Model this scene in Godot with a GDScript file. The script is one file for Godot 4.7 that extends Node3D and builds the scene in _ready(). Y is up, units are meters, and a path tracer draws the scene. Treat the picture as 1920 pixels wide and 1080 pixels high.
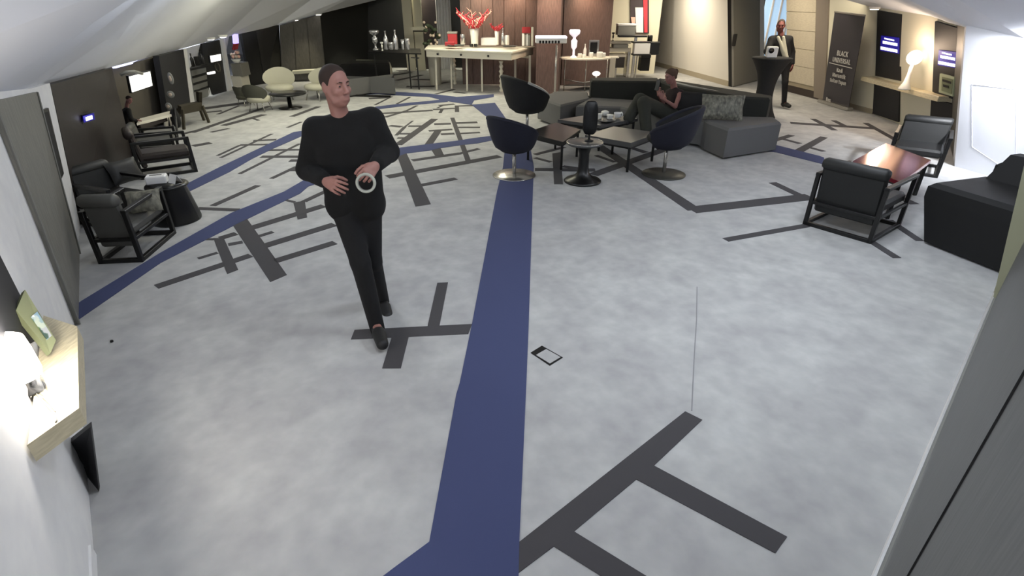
extends Node3D
# Hotel lobby seen from a wall camera. Floor is y = 0, the camera looks along -Z, metres.

const CAM_H := 2.2
const FOC := 1000.0
const TILT := 28.5

var M := {}
var used := {}
var rng := RandomNumberGenerator.new()

# ---------------------------------------------------------------- layout helpers
func fl(px: float, py: float, h := 0.0) -> Vector3:      # where a sight line meets the level y = h
	var t := deg_to_rad(TILT)
	var v := (540.0 - py) / FOC
	var u := v * cos(t) - sin(t)
	var k := (h - CAM_H) / u
	return Vector3((px - 960.0) / FOC * k, h, -(cos(t) + sin(t) * v) * k)

func at(px: float, py: float, d: float) -> Vector3:       # the point of a sight line d metres ahead
	var t := deg_to_rad(TILT)
	var v := (540.0 - py) / FOC
	var k := d / (cos(t) + sin(t) * v)
	return Vector3((px - 960.0) / FOC * k, CAM_H + (v * cos(t) - sin(t)) * k, -d)

func hz(d: float, py: float) -> float:
	return at(960, py, d).y

# ---------------------------------------------------------------- scene tree helpers
func tag(o: Node3D, label: String, category := "", group := "", kind := "") -> Node3D:
	if label: o.set_meta("label", label)
	if category: o.set_meta("category", category)
	if group: o.set_meta("group", group)
	if kind: o.set_meta("kind", kind)
	return o

func numbered(called: String) -> String:
	if not used.has(called):
		used[called] = 0
		return called
	used[called] += 1
	return "%s_%03d" % [called, used[called]]

func thing(called: String, label: String, category: String, where := Vector3.ZERO, yaw := 0.0, group := "") -> Node3D:
	var o := Node3D.new()
	o.name = numbered(called)
	add_child(o)
	o.position = where
	o.rotation.y = yaw
	tag(o, label, category, group)
	return o

func obj(parent: Node3D, called: String, st: Variant, m: Material, world := false) -> MeshInstance3D:
	var o := MeshInstance3D.new()
	if parent == self:
		o.name = numbered(called)
	else:
		var n := called
		var i := 0
		while parent.has_node(NodePath(n)):
			i += 1
			n = "%s_%03d" % [called, i]
		o.name = n
	if st is SurfaceTool:
		st.generate_normals()
		o.mesh = st.commit()
	else:
		o.mesh = st
	o.material_override = m
	parent.add_child(o)
	if world and parent != self:
		var inv := Transform3D()
		var p: Node3D = parent
		while p != self and p != null:
			inv = p.transform * inv
			p = p.get_parent() as Node3D
		o.transform = inv.affine_inverse()
	return o

func struct(called: String, st: Variant, m: Material, label := "") -> MeshInstance3D:
	var o := obj(self, called, st, m)
	tag(o, label, "", "", "structure")
	return o

func dup(src: Node3D, where: Vector3, yaw: float, label := "", group := "") -> Node3D:
	var c := src.duplicate() as Node3D
	var base := str(src.name).rstrip("0123456789").trim_suffix("_")
	c.name = numbered(base)
	add_child(c)
	c.position = where
	c.rotation.y = yaw
	if label: c.set_meta("label", label)
	if group: c.set_meta("group", group)
	return c

# ---------------------------------------------------------------- materials
func mat(key: String, c: Color, rough := 0.7, metal := 0.0) -> StandardMaterial3D:
	if M.has(key): return M[key]
	var m := StandardMaterial3D.new()
	m.resource_name = key
	m.albedo_color = c
	m.roughness = rough
	m.metallic = metal
	M[key] = m
	return m

func noise_tex(fr: float, oct: int, lo: Color, hi: Color, seed_: int, size := 512, kind := FastNoiseLite.TYPE_SIMPLEX_SMOOTH) -> NoiseTexture2D:
	var n := FastNoiseLite.new()
	n.noise_type = kind
	n.seed = seed_
	n.frequency = fr
	n.fractal_octaves = oct
	var t := NoiseTexture2D.new()
	t.width = size
	t.height = size
	t.seamless = true
	t.noise = n
	var g := Gradient.new()
	g.colors = PackedColorArray([lo, hi])
	g.offsets = PackedFloat32Array([0.15, 0.85])
	t.color_ramp = g
	return t

func noisy(key: String, lo: Color, hi: Color, fr: float, scale_: Vector3, rough: float, seed_ := 1, oct := 4) -> StandardMaterial3D:
	if M.has(key): return M[key]
	var m := mat(key, Color.WHITE, rough)
	m.albedo_texture = noise_tex(fr, oct, lo, hi, seed_)
	m.uv1_triplanar = true
	m.uv1_world_triplanar = true
	m.uv1_scale = scale_
	return m

func glow(key: String, c: Color, e: float) -> StandardMaterial3D:
	var m := mat(key, c, 0.6)
	m.emission_enabled = true
	m.emission = c
	m.emission_energy_multiplier = e
	return m

func glass(key: String, c: Color, a: float) -> StandardMaterial3D:
	var m := mat(key, Color(c.r, c.g, c.b, a), 0.05)
	m.transparency = BaseMaterial3D.TRANSPARENCY_ALPHA
	return m

# ---------------------------------------------------------------- shape helpers
func new_st(smooth := false) -> SurfaceTool:
	var st := SurfaceTool.new()
	st.begin(Mesh.PRIMITIVE_TRIANGLES)
	st.set_smooth_group(0 if smooth else -1)
	return st

func face(st: SurfaceTool, p: Array, out: Vector3) -> void:
	var n := Vector3.ZERO
	for i in p.size():
		n += (p[i] - p[0]).cross(p[(i + 1) % p.size()] - p[0])
	var flip := n.dot(out) > 0.0          # clockwise seen from outside
	for i in range(1, p.size() - 1):
		st.add_vertex(p[0])
		st.add_vertex(p[i + 1] if flip else p[i])
		st.add_vertex(p[i] if flip else p[i + 1])

func hexa(st: SurfaceTool, c: Array) -> void:              # 0-3 bottom ring, 4-7 top ring
	var mid := Vector3.ZERO
	for v in c: mid += v / 8.0
	for f in [[0, 1, 2, 3], [4, 5, 6, 7], [0, 1, 5, 4], [1, 2, 6, 5], [2, 3, 7, 6], [3, 0, 4, 7]]:
		var q := [c[f[0]], c[f[1]], c[f[2]], c[f[3]]]
		face(st, q, (q[0] + q[1] + q[2] + q[3]) / 4.0 - mid)

func box(st: SurfaceTool, c: Vector3, s: Vector3, ch := 0.004, b := Basis.IDENTITY) -> void:   # chamfered box
	var h := s * 0.5
	ch = minf(ch, minf(h.x, minf(h.y, h.z)) * 0.6)
	if ch <= 0.0005:
		var k := []
		for y in [-1, 1]:
			for q in [[-1, -1], [1, -1], [1, 1], [-1, 1]]:
				k.append(c + b * Vector3(h.x * q[0], h.y * y, h.z * q[1]))
		hexa(st, k)
		return
	var g := func(sx: int, sy: int, sz: int, ax: int) -> Vector3:
		var v := Vector3(h.x * sx, h.y * sy, h.z * sz)
		if ax != 0: v.x -= ch * sx
		if ax != 1: v.y -= ch * sy
		if ax != 2: v.z -= ch * sz
		return c + b * v
	for s1 in [-1, 1]:
		face(st, [g.call(s1, -1, -1, 0), g.call(s1, 1, -1, 0), g.call(s1, 1, 1, 0), g.call(s1, -1, 1, 0)], b * Vector3(s1, 0, 0))
		face(st, [g.call(-1, s1, -1, 1), g.call(1, s1, -1, 1), g.call(1, s1, 1, 1), g.call(-1, s1, 1, 1)], b * Vector3(0, s1, 0))
		face(st, [g.call(-1, -1, s1, 2), g.call(1, -1, s1, 2), g.call(1, 1, s1, 2), g.call(-1, 1, s1, 2)], b * Vector3(0, 0, s1))
		for s2 in [-1, 1]:
			face(st, [g.call(s1, s2, -1, 0), g.call(s1, s2, 1, 0), g.call(s1, s2, 1, 1), g.call(s1, s2, -1, 1)], b * Vector3(s1, s2, 0))
			face(st, [g.call(s1, -1, s2, 0), g.call(s1, 1, s2, 0), g.call(s1, 1, s2, 2), g.call(s1, -1, s2, 2)], b * Vector3(s1, 0, s2))
			face(st, [g.call(-1, s1, s2, 1), g.call(1, s1, s2, 1), g.call(1, s1, s2, 2), g.call(-1, s1, s2, 2)], b * Vector3(0, s1, s2))
			for s3 in [-1, 1]:
				face(st, [g.call(s1, s2, s3, 0), g.call(s1, s2, s3, 1), g.call(s1, s2, s3, 2)], b * Vector3(s1, s2, s3))

func bar3(st: SurfaceTool, a: Vector3, z: Vector3, w: float, h := -1.0, ch := 0.003) -> void:   # square bar between two points
	var d := z - a
	var L := d.length()
	if L < 0.0001: return
	d /= L
	var up := Vector3.UP if absf(d.y) < 0.95 else Vector3.FORWARD
	var r := d.cross(up).normalized()
	up = r.cross(d).normalized()
	box(st, (a + z) * 0.5, Vector3(w, w if h < 0 else h, L), ch, Basis(r, up, -d))

func tube(st: SurfaceTool, pts: Array, rad: Variant, seg := 10, closed := false) -> void:
	var n := pts.size()
	var rings := []
	var pr := Vector3.ZERO
	for i in n:
		var d: Vector3
		if closed: d = pts[(i + 1) % n] - pts[(i - 1 + n) % n]
		else: d = pts[mini(i + 1, n - 1)] - pts[maxi(i - 1, 0)]
		d = d.normalized()
		var r := pr - d * pr.dot(d)
		if r.length() < 0.1:
			r = d.cross(Vector3.UP if absf(d.y) < 0.9 else Vector3.RIGHT)
		r = r.normalized()
		pr = r
		var u := d.cross(r)
		var ra: float = rad[i] if rad is Array else rad
		var ring := []
		for k in seg:
			var an := TAU * k / seg
			ring.append(pts[i] + (r * cos(an) + u * sin(an)) * ra)
		rings.append(ring)
	var last := n if closed else n - 1
	for i in last:
		var A: Array = rings[i]
		var B: Array = rings[(i + 1) % n]
		var ca: Vector3 = pts[i]
		var cb: Vector3 = pts[(i + 1) % n]
		for k in seg:
			var q := [A[k], A[(k + 1) % seg], B[(k + 1) % seg], B[k]]
			face(st, q, (q[0] + q[1] + q[2] + q[3]) * 0.25 - (ca + cb) * 0.5)
	if not closed:
		face(st, rings[0], pts[0] - pts[1])
		face(st, rings[n - 1], pts[n - 1] - pts[n - 2])

func lathe(st: SurfaceTool, c: Vector3, prof: Array, seg := 24, sx := 1.0, sz := 1.0, b := Basis.IDENTITY) -> void:  # prof: [r, y] from bottom to top
	for i in prof.size() - 1:
		var r0: float = prof[i][0]
		var y0: float = prof[i][1]
		var r1: float = prof[i + 1][0]
		var y1: float = prof[i + 1][1]
		for k in seg:
			var a0 := TAU * k / seg
			var a1 := TAU * (k + 1) / seg
			var d0 := Vector3(cos(a0) * sx, 0, sin(a0) * sz)
			var d1 := Vector3(cos(a1) * sx, 0, sin(a1) * sz)
			var p := []
			p.append(c + b * (d0 * r0 + Vector3(0, y0, 0)))
			if r0 > 0.0001: p.append(c + b * (d1 * r0 + Vector3(0, y0, 0)))
			if r1 > 0.0001: p.append(c + b * (d1 * r1 + Vector3(0, y1, 0)))
			p.append(c + b * (d0 * r1 + Vector3(0, y1, 0)))
			var t := Vector2(r1 - r0, y1 - y0).normalized()
			var o := (d0 + d1).normalized() * t.y + Vector3(0, -t.x, 0)
			face(st, p, b * o)

func prism(st: SurfaceTool, poly: Array, y0: float, y1: float, ch := 0.0) -> void:   # upright prism over a footprint of Vector2(x, z)
	var pts := PackedVector2Array(poly)
	if Geometry2D.is_polygon_clockwise(pts): pts.reverse()
	var top := pts
	if ch > 0.0:
		var ins := Geometry2D.offset_polygon(pts, -ch, Geometry2D.JOIN_MITER)
		if ins.size() == 1 and ins[0].size() == pts.size():
			var best := 0
			for i in pts.size():
				if ins[0][i].distance_to(pts[0]) < ins[0][best].distance_to(pts[0]): best = i
			top = PackedVector2Array()
			for i in pts.size(): top.append(ins[0][(best + i) % pts.size()])
			if Geometry2D.is_polygon_clockwise(top) != Geometry2D.is_polygon_clockwise(pts): top = pts
	var tri := Geometry2D.triangulate_polygon(top)
	for i in range(0, tri.size(), 3):
		face(st, [_v(top[tri[i]], y1), _v(top[tri[i + 1]], y1), _v(top[tri[i + 2]], y1)], Vector3.UP)
	tri = Geometry2D.triangulate_polygon(pts)
	for i in range(0, tri.size(), 3):
		face(st, [_v(pts[tri[i]], y0), _v(pts[tri[i + 1]], y0), _v(pts[tri[i + 2]], y0)], Vector3.DOWN)
	var n := pts.size()
	for i in n:
		var a := pts[i]
		var z := pts[(i + 1) % n]
		var e := z - a
		var o := Vector3(e.y, 0, -e.x)
		var yy := y1 - ch if top != pts else y1
		face(st, [_v(a, y0), _v(z, y0), _v(z, yy), _v(a, yy)], o)
		if top != pts:
			face(st, [_v(a, yy), _v(z, yy), _v(top[(i + 1) % n], y1), _v(top[i], y1)], o + Vector3.UP * o.length())

func _v(p: Vector2, y: float) -> Vector3:
	return Vector3(p.x, y, p.y)

func xz(p: Vector3) -> Vector2:
	return Vector2(p.x, p.z)

func slab(st: SurfaceTool, a: Vector3, b: Vector3, ta: Vector3, tb: Vector3, th: float, away := Vector3.ZERO) -> void:   # an upright plate, thickness going away from the room
	var n := (b - a).cross(Vector3.UP).normalized()
	var ref := away if away != Vector3.ZERO else (a + b) * 0.5 - Vector3(0, 0, -4.0)
	if n.dot(ref) < 0.0: n = -n
	n *= th
	hexa(st, [a, b, b + n, a + n, ta, tb, tb + n, ta + n])

func pillow(st: SurfaceTool, c: Vector3, w: float, h: float, t: float, b: Basis) -> void:    # a soft rectangular cushion
	var N := 10
	var g := func(i: int, j: int, s: float) -> Vector3:
		var u := -1.0 + 2.0 * i / N
		var v := -1.0 + 2.0 * j / N
		var e := pow(maxf(0.0, (1.0 - pow(absf(u), 2.6)) * (1.0 - pow(absf(v), 2.6))), 0.45)
		var pin := 1.0 - 0.06 * (1.0 - absf(u)) * absf(v) - 0.06 * (1.0 - absf(v)) * absf(u)
		return c + b * Vector3(u * w * 0.5 * pin, v * h * 0.5 * pin, s * (t * 0.5 * e + 0.004))
	for s in [-1.0, 1.0]:
		for i in N:
			for j in N:
				face(st, [g.call(i, j, s), g.call(i + 1, j, s), g.call(i + 1, j + 1, s), g.call(i, j + 1, s)], b * Vector3(0, 0, s))

func ball(st: SurfaceTool, c: Vector3, r: Vector3, b := Basis.IDENTITY, seg := 14) -> void:
	var pr := []
	for i in seg / 2 + 1:
		var a := PI * i / (seg / 2) - PI / 2
		pr.append([maxf(cos(a), 0.0) if i > 0 and i < seg / 2 else 0.0, sin(a)])
	lathe(st, c, pr, seg, 1.0, 1.0, b * Basis.from_scale(r))

func words(parent: Node3D, called: String, txt: String, size: float, xf: Transform3D, m: Material, bold := true) -> void:
	var t := TextMesh.new()
	var f := SystemFont.new()
	f.font_names = PackedStringArray(["Droid Sans"])
	if bold: f.font_weight = 700
	t.font = f
	t.text = txt
	t.font_size = 32
	t.pixel_size = size / 32.0
	t.depth = 0.004
	var o := obj(parent, called, t, m)
	o.transform = xf

# ---------------------------------------------------------------- soft bodies: a distance field meshed as surface nets
class Blob:
	var lo: Vector3
	var c: float
	var nx: int
	var ny: int
	var nz: int
	var f: PackedFloat32Array
	func _init(a: Vector3, b: Vector3, cell: float) -> void:
		lo = a
		c = cell
		nx = int(ceil((b.x - a.x) / cell)) + 1
		ny = int(ceil((b.y - a.y) / cell)) + 1
		nz = int(ceil((b.z - a.z) / cell)) + 1
		f = PackedFloat32Array()
		f.resize(nx * ny * nz)
		f.fill(1.0)
	func put(i: int, d: float, k: float, op: int) -> void:
		var o := f[i]
		if op == 0:
			var h := maxf(k - absf(o - d), 0.0)
			f[i] = minf(o, d) - h * h / (4.0 * k)
		elif op == 1:
			var h := maxf(k - absf(o + d), 0.0)
			f[i] = maxf(o, -d) + h * h / (4.0 * k)
		else:
			f[i] = maxf(o, d)
	func cap(a: Vector3, b: Vector3, ra: float, rb: float, k := 0.02, op := 0) -> void:
		var pad := maxf(ra, rb) + k + 2.0 * c
		var p0 := (Vector3(minf(a.x, b.x), minf(a.y, b.y), minf(a.z, b.z)) - Vector3.ONE * pad - lo) / c
		var p1 := (Vector3(maxf(a.x, b.x), maxf(a.y, b.y), maxf(a.z, b.z)) + Vector3.ONE * pad - lo) / c
		var ab := b - a
		var l2 := maxf(ab.length_squared(), 0.0000001)
		for z in range(maxi(int(p0.z), 0), mini(int(p1.z) + 1, nz)):
			for y in range(maxi(int(p0.y), 0), mini(int(p1.y) + 1, ny)):
				var i := (z * ny + y) * nx
				for x in range(maxi(int(p0.x), 0), mini(int(p1.x) + 1, nx)):
					var p := lo + Vector3(x, y, z) * c - a
					var t := clampf(p.dot(ab) / l2, 0.0, 1.0)
					put(i + x, (p - ab * t).length() - lerpf(ra, rb, t), k, op)
	func ell(q: Vector3, r: Vector3, b: Basis, k := 0.02, op := 0) -> void:
		var pad := maxf(r.x, maxf(r.y, r.z)) + k + 2.0 * c
		var p0 := (q - Vector3.ONE * pad - lo) / c
		var p1 := (q + Vector3.ONE * pad - lo) / c
		var bt := b.transposed()
		for z in range(maxi(int(p0.z), 0), mini(int(p1.z) + 1, nz)):
			for y in range(maxi(int(p0.y), 0), mini(int(p1.y) + 1, ny)):
				var i := (z * ny + y) * nx
				for x in range(maxi(int(p0.x), 0), mini(int(p1.x) + 1, nx)):
					var p := bt * (lo + Vector3(x, y, z) * c - q)
					var e := p / r
					var k0 := e.length()
					var k1 := (e / r).length()
					put(i + x, k0 * (k0 - 1.0) / maxf(k1, 0.0001), k, op)
	func cut(n: Vector3, q: Vector3) -> void:           # keep the side n points to
		for z in nz:
			for y in ny:
				var i := (z * ny + y) * nx
				for x in nx:
					put(i + x, -(lo + Vector3(x, y, z) * c - q).dot(n), 0.01, 2)
	func emit(acc: Dictionary) -> void:
		var V: PackedVector3Array = acc.v
		var I: PackedInt32Array = acc.i
		var ids := PackedInt32Array()
		ids.resize(nx * ny * nz)
		ids.fill(-1)
		var st := [1, nx, nx * ny]
		var off := PackedInt32Array()
		for k in 8: off.append((k & 1) + ((k >> 1) & 1) * nx + ((k >> 2) & 1) * nx * ny)
		var lim := 3.0 * c
		for z in nz - 1:
			for y in ny - 1:
				var row := (z * ny + y) * nx
				for x in nx - 1:
					var i := row + x
					if absf(f[i]) > lim: continue
					var m := 0
					for k in 8:
						if f[i + off[k]] < 0.0: m |= 1 << k
					if m == 0 or m == 255: continue
					var s := Vector3.ZERO
					var n := 0
					for k in 8:
						for ax in 3:
							if (k >> ax) & 1: continue
							var k2 := k | (1 << ax)
							var v0 := f[i + off[k]]
							var v1 := f[i + off[k2]]
							if (v0 < 0.0) == (v1 < 0.0): continue
							var p := Vector3(k & 1, (k >> 1) & 1, (k >> 2) & 1)
							p[ax] += v0 / (v0 - v1)
							s += p
							n += 1
					ids[i] = V.size()
					V.append(lo + (Vector3(x, y, z) + s / n) * c)
		for z in range(1, nz - 1):
			for y in range(1, ny - 1):
				var row := (z * ny + y) * nx
				for x in range(1, nx - 1):
					var i := row + x
					if ids[i] < 0: continue
					var a := f[i] < 0.0
					for ax in 3:
						if (f[i + st[ax]] < 0.0) == a: continue
						var u: int = st[(ax + 1) % 3]
						var w: int = st[(ax + 2) % 3]
						var q0 := ids[i]
						var q1 := ids[i - u]
						var q2 := ids[i - u - w]
						var q3 := ids[i - w]
						if q1 < 0 or q2 < 0 or q3 < 0: continue
						if a: I.append_array(PackedInt32Array([q0, q2, q1, q0, q3, q2]))
						else: I.append_array(PackedInt32Array([q0, q1, q2, q0, q2, q3]))
		acc.v = V
		acc.i = I

func acc_new() -> Dictionary:
	return {"v": PackedVector3Array(), "i": PackedInt32Array()}

func acc_mesh(acc: Dictionary) -> ArrayMesh:
	var V: PackedVector3Array = acc.v
	var I: PackedInt32Array = acc.i
	var N := PackedVector3Array()
	N.resize(V.size())
	for k in range(0, I.size(), 3):
		var n := (V[I[k + 2]] - V[I[k]]).cross(V[I[k + 1]] - V[I[k]])
		for j in 3: N[I[k + j]] += n
	for k in N.size(): N[k] = N[k].normalized()
	var arr := []
	arr.resize(Mesh.ARRAY_MAX)
	arr[Mesh.ARRAY_VERTEX] = V
	arr[Mesh.ARRAY_NORMAL] = N
	arr[Mesh.ARRAY_INDEX] = I
	var m := ArrayMesh.new()
	m.add_surface_from_arrays(Mesh.PRIMITIVE_TRIANGLES, arr)
	return m

func bounds(pts: Array, pad: float) -> Array:
	var a: Vector3 = pts[0]
	var b: Vector3 = pts[0]
	for p in pts:
		a = a.min(p)
		b = b.max(p)
	return [a - Vector3.ONE * pad, b + Vector3.ONE * pad]

func head_into(acc: Dictionary, J: Dictionary, s: float, cell: float) -> Basis:
	var f: Vector3 = J.face.normalized()
	var r: Vector3 = J.up.cross(f).normalized()
	var u: Vector3 = f.cross(r)
	var b := Basis(r, u, f)
	var q: Vector3 = J.head
	var g := func(x: float, y: float, z: float) -> Vector3: return q + b * (Vector3(x, y, z) * s)
	var bd := bounds([g.call(-.11, -.16, -.13), g.call(.11, .15, .14), g.call(-.11, .15, .14), g.call(.11, -.16, -.13), q, J.neck], 0.035 * s)
	var F := Blob.new(bd[0], bd[1], cell)
	F.ell(g.call(0, .034, -.014), Vector3(.075, .086, .094) * s, b, .02 * s)
	F.ell(g.call(0, -.03, .02), Vector3(.061, .088, .068) * s, b, .03 * s)
	F.ell(g.call(0, -.076, .026), Vector3(.047, .042, .05) * s, b, .02 * s)
	for e in [-1, 1]:
		F.cap(g.call(.055 * e, -.03, .0), g.call(.042 * e, -.085, .03), .018 * s, .016 * s, .03 * s)
		F.ell(g.call(.038 * e, -.026, .056), Vector3(.026, .022, .024) * s, b, .02 * s)
		F.ell(g.call(.079 * e, -.005, -.008), Vector3(.010, .032, .019) * s, b, .008 * s)
	F.cap(g.call(-.034, .027, .078), g.call(.034, .027, .078), .011 * s, .011 * s, .02 * s)
	for e in [-1, 1]:
		F.ell(g.call(.031 * e, .004, .093), Vector3(.019, .013, .016) * s, b, .012 * s, 1)
		F.ell(g.call(.031 * e, .003, .073), Vector3(.0135, .0125, .0125) * s, b, .004 * s)
	F.cap(g.call(0, .012, .086), g.call(0, -.03, .106), .009 * s, .013 * s, .012 * s)
	for e in [-1, 1]: F.ell(g.call(.012 * e, -.036, .095), Vector3(.010, .009, .011) * s, b, .008 * s)
	F.cap(g.call(-.019, -.063, .078), g.call(.019, -.063, .078), .008 * s, .008 * s, .012 * s)
	F.cap(g.call(-.016, -.077, .077), g.call(.016, -.077, .077), .008 * s, .008 * s, .012 * s)
	F.cap(g.call(-.022, -.070, .089), g.call(.022, -.070, .089), .003 * s, .003 * s, .004 * s, 1)
	F.ell(g.call(0, -.102, .052), Vector3(.022, .018, .02) * s, b, .02 * s)
	F.cap(g.call(0, -.05, -.03), J.neck, .052 * s, .058 * s, .03 * s)
	F.emit(acc)
	return b

func hair_mesh(J: Dictionary, b: Basis, s: float, cell: float, style: int) -> ArrayMesh:
	var acc := acc_new()
	var q: Vector3 = J.head
	var g := func(x: float, y: float, z: float) -> Vector3: return q + b * (Vector3(x, y, z) * s)
	var bd := bounds([g.call(-.11, -.12, -.17), g.call(.11, .16, .13), g.call(-.11, .16, .13), g.call(.11, -.12, -.17)], 0.03 * s)
	var F := Blob.new(bd[0], bd[1], cell)
	var e := 0.0035 if style == 0 else 0.014
	F.ell(g.call(0, .034, -.014), Vector3(.075 + e, .086 + e, .094 + e) * s, b, .01 * s)
	if style == 0:
		F.ell(g.call(0, -.012, .082), Vector3(.10, .105, .078) * s, b, .006 * s, 1)
		F.cut((b * Vector3(0, .85, -.53)).normalized(), g.call(0, -.03, 0))
	else: F.cut((b * Vector3(0, .66, -.75)).normalized(), g.call(0, .075, .068))
	if style == 1:
		F.cap(g.call(0, .02, -.10), g.call(0, -.055, -.10), .05 * s, .03 * s, .03 * s)
		F.ell(g.call(0, .045, -.125), Vector3(.042, .042, .04) * s, b, .02 * s)
	F.emit(acc)
	return acc_mesh(acc)

func hand_into(acc: Dictionary, wrist: Vector3, d: Vector3, back: Vector3, thumb: float, curl: Array, s: float, cell: float, arm: Vector3, spread := 0.12) -> void:
	d = d.normalized()
	back = (back - d * back.dot(d)).normalized()
	var t := d.cross(back) * thumb                      # towards the thumb
	var g := func(x: float, y: float, z: float) -> Vector3: return wrist + (d * x + t * y + back * z) * s
	var bd := bounds([wrist - Vector3.ONE * .03 * s, wrist + Vector3.ONE * .03 * s, g.call(.2, .0, -.02), g.call(.1, .1, -.09), g.call(.1, -.06, -.10), g.call(.17, -.05, .03), g.call(.1, .1, .03), wrist + (arm - wrist) * 0.25], .02 * s)
	var F := Blob.new(bd[0], bd[1], cell)
	F.cap(wrist + (arm - wrist) * 0.25, wrist, .029 * s, .025 * s, .01 * s)
	F.cap(wrist, g.call(.03, 0, 0), .025 * s, .024 * s, .02 * s)
	var L := [.074, .083, .077, .060]
	var off := [.031, .0105, -.0105, -.031]
	for i in 4:
		F.cap(g.call(.02, off[i] * .6, 0), g.call(.088 - .006 * absf(i - 1.2), off[i], .002), .015 * s, .0115 * s, .012 * s)
	F.cap(g.call(.03, .03, -.008), g.call(.06, .02, -.006), .016 * s, .012 * s, .012 * s)
	for i in 4:
		var p: Vector3 = g.call(.088 - .006 * absf(i - 1.2), off[i], .002)
		var dir := (d + t * spread * (1.2 - i)).normalized()
		var ang := 0.0
		var ra: float = [.0098, .0102, .0098, .0088][i]
		for j in 3:
			ang += curl[i] * [0.75, 1.0, 0.6][j]
			var v := dir * cos(ang) - back * sin(ang)
			var n: Vector3 = p + v * L[i] * [.45, .31, .24][j] * s
			F.cap(p, n, ra * (1.0 - .09 * j) * s, ra * (1.0 - .09 * (j + 1)) * s, .0035 * s)
			p = n
	var tp: Vector3 = g.call(.025, .026, -.006)
	var tc: float = curl[4]
	var t1: Vector3 = tp + (d * .62 + t * .72 * (1.0 - tc * .5) - back * (.25 + tc * .3)).normalized() * .042 * s
	var t2: Vector3 = t1 + (d * .85 + t * .3 * (1.0 - tc) - back * (.3 + tc * .45)).normalized() * .034 * s
	var t3: Vector3 = t2 + (d * .9 - t * .15 * tc - back * (.3 + tc * .6)).normalized() * .026 * s
	F.cap(tp, t1, .0145 * s, .0115 * s, .01 * s)
	F.cap(t1, t2, .0115 * s, .0105 * s, .003 * s)
	F.cap(t2, t3, .0105 * s, .009 * s, .003 * s)
	F.emit(acc)

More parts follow.
